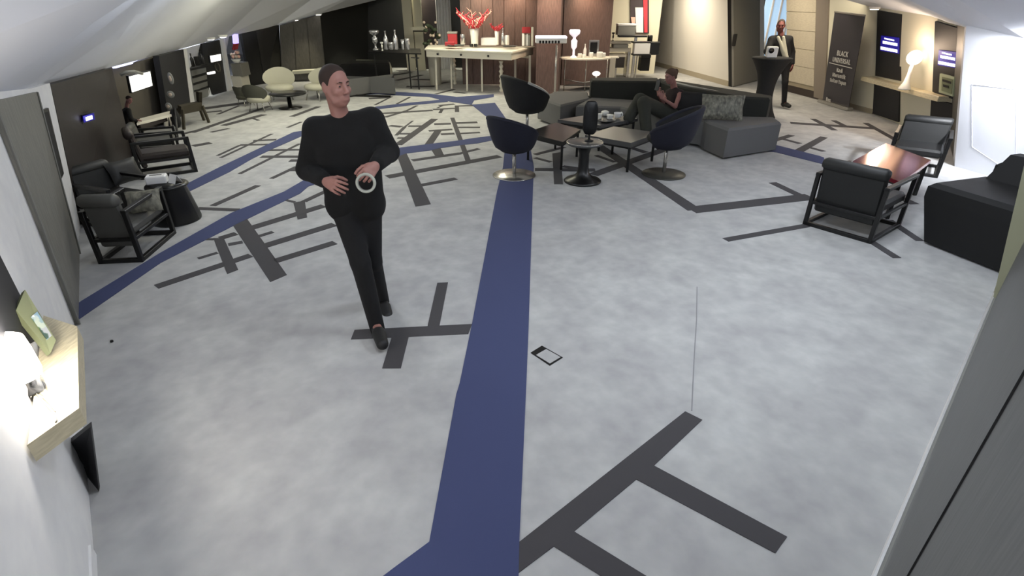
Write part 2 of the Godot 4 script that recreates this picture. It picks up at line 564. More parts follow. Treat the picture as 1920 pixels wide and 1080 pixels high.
func person(called: String, label: String, where: Vector3, J: Dictionary, s: float, L: Dictionary) -> Node3D:
	var root := thing(called, label, "person", where, 0.0)
	var cell: float = L.cell
	var acc := acc_new()
	var all := []
	for k in J:
		if not k in ["face", "up", "hdL", "hdR", "bkL", "bkR"]: all.append(J[k])
	var bd := bounds(all, .16 * s)
	var hipm: Vector3 = (J.hipL + J.hipR) * .5
	var shm: Vector3 = (J.shL + J.shR) * .5
	var sd: Vector3 = (J.shL - J.shR).normalized()
	var hd: Vector3 = (J.hipL - J.hipR).normalized()
	var torso := func(F: Blob, g: float) -> void:
		for e in [-1.0, 1.0]:
			F.cap(shm + sd * .085 * s * e - (shm - hipm) * .18, hipm + hd * .072 * s * e + (shm - hipm) * .08, (.098 + g) * s, (.094 + g) * s, .05 * s)
		var nd: Vector3 = (hipm - shm).normalized() * s
		var nb: Vector3 = J.neck + nd * .045
		F.cap(nb, shm + (hipm - shm) * .2, (.05 + g * .7) * s, (.09 + g) * s, .05 * s)
		F.cap((J.neck as Vector3).lerp(J.shL, .28) + nd * .022, J.shL, (.046 + g * .8) * s, (.05 + g) * s, .05 * s)
		F.cap((J.neck as Vector3).lerp(J.shR, .28) + nd * .022, J.shR, (.046 + g * .8) * s, (.05 + g) * s, .05 * s)
	# skin
	var B := Blob.new(bd[0], bd[1], cell * 1.15)
	torso.call(B, 0.0)
	for e in ["L", "R"]:
		B.cap(J["sh" + e], J["el" + e], .047 * s, .038 * s, .03 * s)
		B.cap(J["el" + e], J["wr" + e], .038 * s, .026 * s, .02 * s)
		B.cap(J["hip" + e], J["kn" + e], .075 * s, .05 * s, .03 * s)
		B.cap(J["kn" + e], J["an" + e], .05 * s, .034 * s, .02 * s)
		B.cap(J["an" + e], J["toe" + e], .034 * s, .026 * s, .02 * s)
	B.emit(acc)
	var hb := head_into(acc, J, s * L.get("head", 1.0), L.hcell)
	for e in ["L", "R"]:
		hand_into(acc, J["wr" + e], J["hd" + e], J["bk" + e], 1.0 if e == "L" else -1.0, L["curl" + e], s, L.fcell, J["el" + e])
	obj(root, "body", acc_mesh(acc), L.skin, true)
	# top
	var g: float = L.loose
	var T := Blob.new(bd[0], bd[1], cell)
	torso.call(T, g)
	for e in ["L", "R"]:
		if L.sleeve:
			T.cap(J["sh" + e], J["el" + e], (.052 + g) * s, (.046 + g) * s, .035 * s)
			T.cap(J["el" + e], J["wr" + e] + (J["el" + e] - J["wr" + e]) * .1, (.046 + g) * s, (.034 + g * .6) * s, .02 * s)
	if L.has("hem"):
		for e in [-1.0, 1.0]: T.cap(hipm + hd * .07 * s * e, hipm + hd * .075 * s * e + (hipm - shm) * L.hem, (.092 + g) * s, (.096 + g) * s, .04 * s)
	var ta := acc_new()
	T.emit(ta)
	obj(root, L.top_name, acc_mesh(ta), L.top, true)
	# legs
	var P := Blob.new(bd[0], bd[1], cell)
	var lg: float = L.get("legs_loose", .012)
	P.cap(J.hipL, J.hipR, (.088 + lg) * s, (.088 + lg) * s, .03 * s)
	P.cap(hipm, hipm + (shm - hipm) * .12, .1 * s, .1 * s, .05 * s)
	for e in ["L", "R"]:
		P.cap(J["hip" + e], J["kn" + e], (.08 + lg) * s, (.055 + lg) * s, .04 * s)
		P.cap(J["kn" + e], J["an" + e] + (J["kn" + e] - J["an" + e]).normalized() * L.get("cuff", .03) * s, (.055 + lg) * s, (.04 + lg) * s, .02 * s)
	var pa := acc_new()
	P.emit(pa)
	obj(root, "trousers", acc_mesh(pa), L.legs, true)
	# shoes
	for e in ["L", "R"]:
		var an: Vector3 = J["an" + e]
		var to: Vector3 = J["toe" + e]
		var dir := (to - an)
		var fw := Vector3(dir.x, 0, dir.z).normalized()
		var sb := bounds([an, to], .1 * s)
		var S := Blob.new(sb[0], sb[1], maxf(cell * .55, .005))
		var heel := an + (to - an) * -.18 + Vector3.DOWN * .035 * s
		S.cap(heel, to, .042 * s, .036 * s, .02 * s)
		S.cap(an + Vector3.UP * .01 * s, an + Vector3.DOWN * .04 * s, .042 * s, .045 * s, .02 * s)
		S.cap(an.lerp(to, .5), to, .046 * s, .034 * s, .03 * s)
		var sa := acc_new()
		S.emit(sa)
		obj(root, "shoe", acc_mesh(sa), L.shoe, true)
	obj(root, "hair", hair_mesh(J, hb, s * L.get("head", 1.0), L.hcell, L.hair_style), L.hair, true)
	var hs: float = s * L.get("head", 1.0)
	for e in [-1, 1]:
		var st := new_st(true)
		ball(st, J.head + hb * (Vector3(.031 * e, .003, .0795) * hs), Vector3(.0085, .0065, .0075) * hs, hb, 10)
		obj(root, "eye", st, L.eye, true)
	for e in [-1, 1]:
		var st := new_st(true)
		tube(st, [J.head + hb * (Vector3(.016 * e, .023, .092) * hs), J.head + hb * (Vector3(.031 * e, .028, .09) * hs), J.head + hb * (Vector3(.046 * e, .023, .08) * hs)], [.003 * hs, .0035 * hs, .002 * hs], 6)
		obj(root, "eyebrow", st, L.hair, true)
	return root

# ---------------------------------------------------------------- setting
func onw(a: Vector3, b: Vector3, px: float, py: float, off := 0.0) -> Vector3:   # sight line met with the upright plane over a-b, off metres in front of it
	var n := (b - a).cross(Vector3.UP).normalized()
	if n.dot(Vector3(0, CAM_H, 0) - a) < 0.0: n = -n
	var q := a + n * off
	var o := Vector3(0, CAM_H, 0)
	var d := at(px, py, 1.0) - o
	return o + d * ((q - o).dot(n) / d.dot(n))

func onp(a: Vector3, b: Vector3, c: Vector3, px: float, py: float, off := 0.0) -> Vector3:   # sight line met with a leaning plane
	var n := (b - a).cross(c - a).normalized()
	var o := Vector3(0, CAM_H, 0)
	if n.dot(o - a) < 0.0: n = -n
	var d := at(px, py, 1.0) - o
	return o + d * ((a + n * off - o).dot(n) / d.dot(n))

func rise(base: Vector3, px: float, py: float, h := 2.75) -> Vector3:   # the point h up an upright edge that starts at base and runs through that sight line
	var t := at(px, py, -base.z)
	return base + (t - base) * (h / t.y)

func plate(parent: Node3D, called: String, c: Array, th: float, m: Material) -> MeshInstance3D:   # four corners: bottom a, bottom b, top b, top a; thickness away from the camera
	var st := new_st()
	var n: Vector3 = (c[1] - c[0]).cross(c[3] - c[0]).normalized()
	if n.dot(c[0] - Vector3(0, CAM_H, 0)) < 0.0: n = -n
	n *= th
	hexa(st, [c[0], c[1], c[1] + n, c[0] + n, c[3], c[2], c[2] + n, c[3] + n])
	return obj(parent, called, st, m, true)

func lamp_area(x: float, d: float, h: float, size: float, e: float, col: Color) -> void:
	var l := AreaLight3D.new()
	l.name = numbered("ceiling_light_beam")
	l.area_size = Vector2(size, size)
	l.light_energy = e
	l.light_color = col
	l.shadow_enabled = true
	l.area_range = 30.0
	l.area_attenuation = 2.0
	add_child(l)
	l.position = Vector3(x, h - 0.03, -d)
	l.rotation.x = -PI / 2

func lamp_omni(p: Vector3, e: float, col: Color, size := 0.05) -> void:
	var l := OmniLight3D.new()
	l.name = numbered("lamp_glow")
	l.light_energy = e
	l.light_color = col
	l.light_size = size
	l.omni_range = 30.0
	l.omni_attenuation = 2.0
	l.shadow_enabled = true
	add_child(l)
	l.position = p

func lamp_spot(p: Vector3, to: Vector3, e: float, col: Color, ang := 40.0, size := 0.04) -> void:
	var l := SpotLight3D.new()
	l.name = numbered("spot_beam")
	l.light_energy = e
	l.light_color = col
	l.light_size = size
	l.spot_angle = ang
	l.spot_angle_attenuation = 1.0
	l.spot_range = 30.0
	l.spot_attenuation = 2.0
	l.shadow_enabled = true
	add_child(l)
	l.look_at_from_position(p, to, Vector3.FORWARD if absf((to - p).normalized().y) > 0.95 else Vector3.UP)

var ceiling_lights := []
var wall_spots := []
var pendants := []

func fittings() -> void:                                     # a glowing panel over each large ceiling light
	for a in ceiling_lights:
		var t := thing("ceiling_light", "square white ceiling light panel above " + a[6], "ceiling light", Vector3(a[0], 2.75, -a[1]), 0.0, "ceiling light panels")
		var st := new_st()
		box(st, Vector3(0, -0.008, 0), Vector3(a[3] + 0.06, 0.016, a[3] + 0.06), 0.003)
		obj(t, "frame", st, M.white_metal)
		st = new_st()
		box(st, Vector3(0, -0.014, 0), Vector3(a[3], 0.012, a[3]), 0.002)
		obj(t, "diffuser", st, M.diffuser)

var stripe_n := 0

func stripe(floor_: Node3D, pts: Array, m: Material, lift := 0.0, called := "carpet_bar") -> void:
	var poly := []
	for p in pts: poly.append(xz(fl(p[0], p[1])))
	var st := new_st()
	stripe_n += 1
	prism(st, poly, 0.0005, 0.0035 + lift + (stripe_n % 7) * 0.00012)
	obj(floor_, called, st, m)

func cbar(floor_: Node3D, x0: float, y0: float, x1: float, y1: float, t: float, m: Material) -> void:   # a woven bar, t pixels thick where it lies (negative: measured sideways)
	var a := xz(fl(x0, y0))
	var b := xz(fl(x1, y1))
	var mx := (x0 + x1) * .5
	var my := (y0 + y1) * .5
	var d := (b - a).normalized()
	var nrm := Vector2(-d.y, d.x)
	var w: Vector2
	if t > 0.0: w = xz(fl(mx, my - t * .5)) - xz(fl(mx, my + t * .5))
	else: w = xz(fl(mx - t * .5, my)) - xz(fl(mx + t * .5, my))
	var hw := maxf(absf(w.dot(nrm)) * .5, 0.012)
	var st := new_st()
	stripe_n += 1
	prism(st, [a + nrm * hw, b + nrm * hw, b - nrm * hw, a - nrm * hw], 0.0005, 0.0035 + (stripe_n % 7) * 0.00012)
	obj(floor_, "carpet_bar", st, m)

func build_floor() -> void:
	var st := new_st()
	box(st, Vector3(0, -0.05, -12.5), Vector3(26, 0.1, 28), 0.0)
	var f := struct("floor", st, M.carpet, "pale grey mottled carpet floor with dark and blue inlaid bars")
	var D: Material = M.carpet_dark
	var B: Material = M.carpet_blue
	# blue bands
	stripe(f, [[700, 1095], [738, 1066], [805, 1016.6], [855.6, 740], [861.7, 720], [885, 608], [931.7, 360], [943, 314], [948, 264], [927, 231], [884, 196.5], [928, 193], [951, 226], [990, 252], [1001, 314], [999, 360], [990.7, 627], [986, 740], [973.8, 1016], [972, 1095]], B, 0.001, "carpet_blue_band")
	stripe(f, [[136, 578], [152.7, 565], [300, 475], [433, 400], [533, 359.5], [575, 335], [700, 295], [751, 277], [799, 271], [855, 264.4], [889, 259], [930, 254], [930, 262], [895.6, 269], [867.8, 272], [825.6, 278], [809, 282], [762, 288], [700, 310], [578, 350], [563, 363], [443, 421], [301.7, 493], [152.7, 596], [136, 607]], B, 0.001, "carpet_blue_band")
	stripe(f, [[340, 349.5], [356.3, 342], [408, 315.6], [550.4, 248], [565, 246], [640, 222], [706, 200], [770, 192.5], [805, 189.5], [833, 186], [840, 191], [805, 194.5], [770, 197.5], [706, 205.5], [640, 229], [565, 256], [510, 280], [473, 298], [430, 323], [362, 356], [340, 366]], B, 0.001, "carpet_blue_band")
	stripe(f, [[640, 173], [709, 171], [762, 173.5], [805, 176], [850, 181], [890, 187], [884, 197], [833, 189], [805, 182], [762, 180], [709, 177], [640, 179]], B, 0.001, "carpet_blue_band")
	stripe(f, [[850, 182.5], [926, 177], [926, 182], [880, 190]], B, 0.0015, "carpet_blue_band")
	stripe(f, [[1380, 262], [1456, 272.5], [1537, 293], [1545, 296], [1545, 309], [1537, 306.5], [1456, 286], [1380, 276]], B, 0.001, "carpet_blue_band")
	# wide dark pieces
	for q in [
		[[436.7, 423], [463, 410], [538, 515.7], [506.7, 529]], [[400, 447], [420, 447], [446.7, 506], [426, 514]], [[550, 380], [571.7, 376.7], [576, 408], [558, 411.7]],
		[[658, 636.7], [665, 619], [885, 608], [878, 626.7]], [[801.7, 612], [820, 530.7], [840, 530], [824, 611]], [[735, 631], [766.7, 630], [751.7, 691], [716.7, 691]],
		[[744, 291], [762, 287], [807.8, 383], [779, 387.5]], [[809, 281.5], [826, 277.5], [832, 290], [815.6, 292]],
		[[1035.6, 288], [1051, 285.6], [1055.6, 345.6], [1039, 345.6]], [[1487, 283], [1505, 286], [1552, 258.5], [1538, 256]],
		[[973.8, 1016.6], [1284.6, 771.9], [1316.5, 787.8], [1226, 873.6], [1193, 899.4], [1076, 997], [1038.5, 1025], [987, 1063.5], [972, 1075]],
		[[1226, 873.6], [1475.4, 1007], [1453.4, 1037.7], [1193, 899.4]], [[1076, 997], [1230, 1092], [1145, 1092], [1038.5, 1025]]]:
		stripe(f, q, D)
	var bars := [
		[380, 449, 402, 449, 3], [293, 538, 470, 479, 9], [371.7, 485, 408, 474, 4], [428, 459, 455, 454, 5], [486, 443, 511.7, 435, 4.5], [413, 447, 443, 438, 7], [470, 428, 607, 386, 8],
		[494, 462, 627, 421, 9], [515, 490, 628, 455, 9], [530, 374, 552, 379, 3.5], [570, 378, 640, 345, 6], [370, 391, 447, 394, 5], [399, 386, 484, 348, 6],
		[449.6, 326, 510.4, 295.6, 4], [510, 295.6, 562, 269.6, 3.5], [489.6, 294, 600, 294, 4], [503, 281.5, 600, 280.5, 3], [509, 335, 556, 312.6, 4.5], [543, 301.5, 600, 300.5, 4], [546, 318.5, 600, 318.5, 5],
		[408, 292, 449.6, 272.6, 3], [414, 296, 464, 272.6, 3], [464, 272.6, 510, 251, 3], [449.6, 272, 504, 271, 2.5], [475, 264, 518, 262, 2.5], [362, 274, 395, 268, 4], [340, 252, 389, 240, 3], [396, 248, 429, 241, 2],
		[360, 248.7, 506, 198.7, 4], [418.7, 235.6, 495, 215, 4], [472, 221, 485, 226, 3], [382.5, 203.7, 472.5, 191, 4], [408.7, 214.4, 447.5, 198.7, 2.5], [385, 211, 416, 208, 2], [547.5, 218.7, 597.5, 200, 4], [538.7, 239.4, 565, 228.7, 2.5],
		[777, 350, 855, 335, 5], [726, 332, 937, 293, 6.5], [773, 301, 863, 287.8, 4], [863, 287.8, 898, 279, 3.5], [848, 221, 878, 302, -9], [815, 223, 746, 272, -15], [821, 246, 803, 272, -14],
		[759, 238, 743, 254, -7], [774, 226.7, 759, 238, -4], [731, 235.6, 753, 238, 3], [765.6, 236.7, 791, 236.7, 2.5], [814, 233, 845.6, 232, 3], [855.6, 231, 895, 229.5, 3], [804, 245.6, 848, 242.8, 2.5],
		[859, 239, 900, 239, 2.5], [826.7, 252, 852, 250.6, 3], [860, 250.6, 900, 248.5, 2.5], [745, 251, 770, 251, 2.5], [745, 259, 764, 259, 2.5], [700, 214, 811, 207, 2.5], [812, 205.6, 853, 203, 2],
		[722, 220, 762, 208, 3], [762, 208, 782, 198, 3], [691.7, 185, 728, 183, 2.5], [735, 181, 703, 197, -5], [769, 182, 744, 195, -5], [820, 202.7, 830, 198, 2], [823, 198, 852, 195.4, 2], [855, 199, 887, 198, 2],
		[828.7, 205.6, 825, 212, -6], [856.5, 198, 857, 210, -8], [742.7, 151, 791, 140.7, 2.5], [762, 162.6, 815, 162, 2.5], [817, 176.5, 852, 167.7, 2], [852, 172.8, 874, 175, 2], [823, 156.8, 842, 153.9, 2], [773, 148.7, 815, 150, 2],
		[730, 142, 770, 136, 2], [745, 133, 800, 129, 2],
		[1120, 272, 1302, 394, 16], [1296, 394, 1520, 369, 13], [1112, 328, 1255, 277, 10], [1003, 318, 1116, 319, 5.5], [1003, 296, 1033, 304, 3.5], [1055, 312, 1089, 316.6, 4], [1117.5, 291.6, 1153, 304, 4],
		[1164, 271, 1211, 286, 5], [1003, 290, 1058, 276, 4], [1482, 230.6, 1637, 240.7, 3.5], [1524, 223, 1565, 244.4, 5.5], [1563, 226, 1587, 238, 5], [1622.6, 230.6, 1684, 265, 6], [1450, 264, 1484, 253.7, 6],
		[1469, 261, 1500, 269.4, 3], [1519, 277, 1545, 284, 3], [1448.5, 342.6, 1500, 367, 8], [1360, 450, 1513, 423, 8], [1633, 453, 1682, 484, 10], [1667, 413, 1725, 452, 10], [1670, 363, 1715, 383, 8]]
	for b in bars: cbar(f, b[0], b[1], b[2], b[3], b[4], D)
	# seam in the carpet on the right
	st = new_st()
	var prev := fl(1307, 538)
	for p in [[1306, 600], [1301, 680], [1297, 770]]:
		var q := fl(p[0], p[1])
		bar3(st, prev + Vector3.UP * .0005, q + Vector3.UP * .0005, .007, .003, 0.0)
		prev = q
	obj(f, "carpet_seam", st, M.seam)

func build_shell() -> void:
	# ---- left wall: near part upright, the far corner as the camera shows it
	var dirl := Vector3(-0.588, 0, -0.809)
	var b0 := Vector3(-0.764, 0, 0) - dirl * 0.4
	var b1 := Vector3(-0.764, 0, 0) + dirl * 1.9
	var b2 := fl(140, 615)
	var b3 := fl(143, 480)
	var b4 := fl(151, 425)
	var t2 := at(-22, 191, -b2.z)
	var t3 := at(61.7, 173, -b3.z)
	var t4 := at(95, 160, -b4.z)
	var up := Vector3(0, 2.75, 0)
	var st := new_st()
	slab(st, b0, b1, b0 + up, b1 + up, .12, Vector3(-1, 0, 0))
	slab(st, b1, b2, b1 + Vector3(0, 1.95, 0), t2 + Vector3(0, .05, 0), .12, Vector3(-1, 0, 0))
	slab(st, b2, b3, t2 + Vector3(0, .05, 0), t3 + Vector3(0, .03, 0), .12, Vector3(-1, 0, 0))
	slab(st, b3, b4, t3 + Vector3(0, .03, 0), t4 + Vector3(0, .02, 0), .12, Vector3(-1, 0, 0))
	var wl := struct("wall_left", st, M.white_paint, "white painted wall on the left with the grey door")
	# dark panel over the console, behind the lamp
	plate(wl, "wall_panel", [onw(b0, b1, 82, 632, .012), onw(b0, b1, -60, 700, .012), onw(b0, b1, -190, 300, .012), onw(b0, b1, -28, 355, .012)], .01, M.dark_panel)
	# skirting of the near part
	st = new_st()
	slab(st, b0 + Vector3(.012, 0, 0), b1 + Vector3(.012, 0, 0), b0 + Vector3(.012, .07, 0), b1 + Vector3(.012, .07, 0), .011, Vector3(-1, 0, 0))
	struct("baseboard_left", st, M.white_paint, "pale grey skirting under the left wall")
	# grey door
	var off := Vector3(.022, 0, -.012)
	var door: MeshInstance3D
	st = new_st()
	var db := b2.lerp(b3, .03)
	hexa(st, [db + off, b3.lerp(b4, .05) + off, b3.lerp(b4, .05), db, t2 + off, t3 + off + Vector3(0, .0, 0), t3, t2])
	door = struct("door_1", st, M.grey_wood, "grey wood veneer door with a round handle and a lock")
	for q in [[80, 388, .022, "lock"], [88, 413, .03, "handle"], [89, 424, .012, "keyhole"]]:
		var p := at(q[0], q[1], -b3.z * .93)
		var s2 := new_st(true)
		tube(s2, [p + Vector3(-.05, 0, .03), p], q[2] * .8, 12)
		ball(s2, p, Vector3.ONE * q[2], Basis.IDENTITY, 12)
		obj(door, q[3], s2, M.chrome, true)
	st = new_st()
	for e in [[db, t2], [b3.lerp(b4, .05), t3]]:
		bar3(st, e[0] + off * 1.15, e[1] + off * 1.15, .018, .012, .002)
	obj(door, "door_frame", st, M.grey_trim, true)
	# dark brown wall after the column
	var c0 := fl(152, 421)
	var c1 := fl(250, 292)
	var c0t := at(95, 159, -c0.z)
	var c1t := at(210, 128, -c1.z)
	st = new_st()
	slab(st, c0, c1, c0t, c1t, .12, Vector3(-1, 0, 0))
	var wd := struct("wall_left", st, M.dark_brown, "dark brown veneer wall behind the left armchairs")
	# recess with the lit board
	var r0 := fl(226, 262)
	var r1 := fl(313, 231)
	var r0t := at(205, 129, -r0.z)
	var r1t := at(297, 105, -r1.z)
	st = new_st()
	slab(st, r0, r1, r0t, r1t, .12, Vector3(-1, 0, 0))
	struct("wall_left", st, M.taupe, "taupe wall of the seating recess with a lit board")
	st = new_st()
	bar3(st, at(212, 122, -r0.z * .985), at(268, 96 + 12, -r1.z * .985), .05, .1)
	var cove := thing("cove_light", "white light strip under the ceiling above the seating recess", "light")
	obj(cove, "diffuser", st, glow("cove_glow", Color(.82, .84, 1.0), 2.2), true)
	# black panel, posts and bar
	var k0 := fl(319, 239)
	var k1 := fl(358, 200)
	st = new_st()
	slab(st, k0, k1, at(298, 105, -k0.z), at(344, 93, -k1.z), .1, Vector3(-1, 0, 0))
	struct("wall_left", st, M.dark_panel, "black wall panel beside the bar")
	for q in [[358, 200, 366, 196, 343, 93, 350, 91], [429, 171, 436, 168, 416, 72, 421, 71], [525, 146, 528, 146, 523, 46, 526, 45]]:
		st = new_st()
		var a := fl(q[0], q[1])
		var b := fl(q[2], q[3])
		slab(st, a, b, at(q[4], q[5], -a.z), at(q[6], q[7], -b.z), .08, Vector3(-1, 0, 0))
		struct("trim", st, M.white_paint, "slim white post by the bar")
	# bar back: bright
	var m0 := fl(366, 190)
	var m1 := fl(440, 158)
	st = new_st()
	slab(st, m0 + Vector3(-.6, 0, -.4), m1 + Vector3(-.6, 0, -.4), at(330, 96, -m0.z - .4), at(430, 66, -m1.z - .4), .1, Vector3(-1, 0, 0))
	struct("wall_left", st, M.white_paint, "bright white back wall of the bar")
	# black panels
	for q in [[394, 180, 429, 170, 378, 82, 416, 74], [471, 161, 496, 157, 453, 62, 480, 56], [497, 157, 529, 152, 480, 56, 523, 47]]:
		st = new_st()
		var a := fl(q[0], q[1])
		var b := fl(q[2], q[3])
		slab(st, a, b, at(q[4], q[5], -a.z), at(q[6], q[7], -b.z), .1, Vector3(-1, 0, 0))
		struct("wall_left", st, M.black_panel, "black full height wall panel in the lounge")
	# grey veneer wall of the lounge, boards told apart
	var g0 := fl(529, 152)
	var g1 := fl(612, 148)
	var g0t := at(524, 48, -g0.z)
	var g1t := at(600, 27, -g1.z)
	st = new_st()
	slab(st, g0, g1, g0t, g1t, .1, Vector3(0, 0, -1))
	var gw := struct("wall_left", st, M.taupe_dark, "grey brown veneer wall behind the cream lounge chairs")
	for i in 3:
		var u0 := i / 3.0 + .008
		var u1 := (i + 1) / 3.0 - .008
		var o2 := Vector3(0, 0, .02)
		plate(gw, "veneer_board", [g0.lerp(g1, u0) + o2, g0.lerp(g1, u1) + o2, g0t.lerp(g1t, u1) + o2 - Vector3(0, .02, 0), g0t.lerp(g1t, u0) + o2 - Vector3(0, .02, 0)], .015, M.taupe_dark)
	# dark back wall
	var e0 := fl(606, 147)
	var e1 := fl(690, 127)
	st = new_st()
	slab(st, e0, e1, at(598, 27, -e0.z), at(690, -20, -e1.z), .1, Vector3(0, 0, -1))
	slab(st, e1, fl(872, 127), e1 + up, fl(872, 127) + up, .1, Vector3(0, 0, -1))
	struct("wall_back", st, M.black_panel, "black wall at the far end of the lobby")
	# cream posts and drapes in front of it
	for q in [[764, 780, 133, "cream_a"], [782, 798, 132, "cream_b"]]:
		st = new_st()
		var a := fl(q[0], q[2])
		var b := fl(q[1], q[2])
		slab(st, a, b, a + up, b + up, .1, Vector3(0, 0, -1))
		struct("trim", st, M.cream, "cream pillar panel behind the buffet")
	st = new_st()
	slab(st, fl(799, 130), fl(824, 130), fl(799, 130) + up, fl(824, 130) + up, .1, Vector3(0, 0, -1))
	struct("wall_back", st, M.purple_brown, "dark purple brown wall panel behind the plant")
	# brown wall with warm light pools
	var w0 := fl(868, 158)
	var w1 := fl(1004, 158)
	var w2 := fl(1004, 176)
	var w3 := fl(1046, 176)
	var w5 := fl(1052, 160)
	var w4 := fl(1138, 158)
	st = new_st()
	slab(st, w0, w1, w0 + up, w1 + up, .12, Vector3(0, 0, -1))
	slab(st, w0, w0 + Vector3(0, 0, -5), w0 + up, w0 + up + Vector3(0, 0, -5), .12, Vector3(1, 0, 0))
	var wb := struct("wall_back", st, M.brown_wall, "red brown veneer wall with warm pools of light behind the buffet")
	st = new_st()
	slab(st, w5, w4, w5 + up, w4 + up, .12, Vector3(0, 0, -1))
	slab(st, w4, w4 + Vector3(0, 0, -4), w4 + up, w4 + up + Vector3(0, 0, -4), .12, Vector3(-1, 0, 0))
	struct("wall_back", st, M.brown_wall, "red brown veneer wall behind the half round side table")
	st = new_st()
	hexa(st, [w2, w3, w5 + Vector3(0, 0, -.2), w1 + Vector3(0, 0, -.2), w2 + up, w3 + up, w5 + up + Vector3(0, 0, -.2), w1 + up + Vector3(0, 0, -.2)])
	struct("wall_back", st, M.brown_wall, "red brown pillar standing forward of the veneer wall")
	# upright battens of that wall
	for i in 7:
		var p := w0.lerp(w1, (i + .5) / 7.0) + Vector3(0, 0, .012)
		st = new_st()
		box(st, p + Vector3(0, 1.375, 0), Vector3((w1.x - w0.x) / 7.0 - .012, 2.75, .024), .004)
		obj(wb, "veneer_board", st, M.brown_wall)
	# far pilaster and picture
	var f0 := fl(1137, 138)
	var f1 := fl(1226, 138)
	st = new_st()
	slab(st, f0, f1, f0 + up, f1 + up, .12, Vector3(0, 0, -1))
	struct("wall_back", st, M.cream, "cream wall beside the red and white artwork")
	# white corridor wall
	var h0 := fl(1222, 121)
	var h1 := fl(1366, 162)
	st = new_st()
	var h0t := rise(h0, 1217, 0)
	var h1t := rise(h1, 1364, 0)
	slab(st, h0, h1, h0t, h1t, .12, Vector3(1, 0, 0))
	struct("wall_right", st, M.white_warm, "long white wall behind the sofa")
	st = new_st()
	var bo := Vector3(-.03, 0, 0)
	slab(st, h0 + bo, h1 + bo, h0 + bo + Vector3(0, .24, 0), h1 + bo + Vector3(0, .24, 0), .03, Vector3(1, 0, 0))
	struct("baseboard_right", st, M.stone_trim, "pale stone skirting under the long white wall")
	# door, jamb and corridor
	var d1 := fl(1372, 163)
	var d2 := fl(1421, 150)
	st = new_st()
	slab(st, d1 + Vector3(0, .02, 0), d2 + Vector3(0, .02, 0), rise(d1, 1371, 0), rise(d2, 1421, 0), .06, Vector3(1, 0, -1))
	door = struct("door_2", st, M.grey_door, "grey door with a dark handle at the corridor")
	st = new_st()
	box(st, at(1377, 75, -d1.z - .15), Vector3(.1, .3, .06), .01)
	obj(door, "handle", st, M.black_metal, true)
	st = new_st()
	slab(st, d1 + Vector3(0, 0, .02), d2 + Vector3(0, 0, .02), d1 + Vector3(0, .2, .02), d2 + Vector3(0, .2, .02), .02, Vector3(1, 0, -1))
	obj(door, "kick_plate", st, M.grey_trim, true)
	st = new_st()
	slab(st, h1, d1, h1t, rise(d1, 1371, 0), .1, Vector3(1, 0, -1))
	struct("trim", st, M.black_metal, "dark door frame post at the corridor")
	st = new_st()
	var jb := fl(1433, 147)
	slab(st, fl(1422, 150), jb, rise(fl(1422, 150), 1422, 0), rise(jb, 1433, 0), .1, Vector3(0, 0, -1))
	struct("trim", st, M.white_paint, "white jamb beside the corridor window")
	# corridor end with window
	var y0 := fl(1428, 138)
	var y1 := fl(1500, 138)
	st = new_st()
	slab(st, y0, y1, y0 + up, y1 + up, .1, Vector3(0, 0, -1))
	struct("wall_back", st, M.white_paint, "pale end wall of the corridor")
	var win := struct("window_1", _boxmesh(at(1455, 60, -y0.z - .0) + Vector3(0, 0, .04), Vector3(1.1, 2.6, .03)), glow("window_glow", Color(.62, .74, .86), .85), "bluish bright window at the corridor end")
	for i in 3:
		st = new_st()
		box(st, at(1437 + i * 16, 60, -y0.z) + Vector3(0, 0, .06), Vector3(.06, 2.6, .05), .005)
		obj(win, "mullion", st, M.white_paint, true)
	# cream panelled wall with dark plinth
	var p0 := fl(1476, 171)
	var p1 := fl(1548, 190)
	var pg := Vector3(-.02, 0, 0)
	st = new_st()
	var p0t := rise(p0, 1476, 0)
	var p1t := rise(p1, 1556, 0)
	slab(st, p0, p1, p0t, p1t, .12, Vector3(1, 0, 0))
	slab(st, p0, p0 + Vector3(.6, 0, -.6), p0t, p0t + Vector3(.6, 0, -.6), .1, Vector3(1, 0, 1))
	var cp := struct("wall_right", st, M.cream_dark, "cream wall of broad horizontal panels above a dark plinth")
	for i in 6:
		var ya := .27 + i * .41
		var ylo := (ya + .006) / 2.75
		var yhi := (ya + .404) / 2.75
		var pb := p0.lerp(p1, .72)
		var pbt := p0t.lerp(p1t, .72)
		plate(cp, "wall_panel", [p0.lerp(p0t, ylo) + pg, pb.lerp(pbt, ylo) + pg, pb.lerp(pbt, yhi) + pg, p0.lerp(p0t, yhi) + pg], .018, M.cream_panel)
	st = new_st()
	slab(st, p0 + pg * 2, p1 + pg * 2, p0 + pg * 2 + Vector3(0, .26, 0), p1 + pg * 2 + Vector3(0, .26, 0), .03, Vector3(1, 0, 0))
	struct("baseboard_right", st, M.dark_plinth, "dark brown plinth under the cream panels")
	st = new_st()
	slab(st, p0.lerp(p1, .74) + pg * 1.6, p1 + pg * 1.6, p0t.lerp(p1t, .74) + pg * 1.6, p1t + pg * 1.6, .03, Vector3(1, 0, 0))
	struct("trim", st, M.taupe_light, "taupe upright strip beside the banner")
	# wall behind the banner and niche
	var n0 := fl(1637, 214)
	var n1 := fl(1779, 268)
	st = new_st()
	var n0t := rise(n0, 1643, 16)
	var n1t := rise(n1, 1793, 50)
	slab(st, p1, n0, p1t, n0t, .12, Vector3(1, 0, 0))
	slab(st, n0, n1, n0t, n1t, .12, Vector3(1, 0, 0))
	var nw := struct("wall_right", st, M.cream, "cream niche wall with black panels, a shelf and a lamp")
	var onn := func(px: float, py: float) -> Vector3:
		return onp(n0, n1, n0t, px, py, .035) if px < 1720 else onp(n1, n0, n1t, px, py, .035)
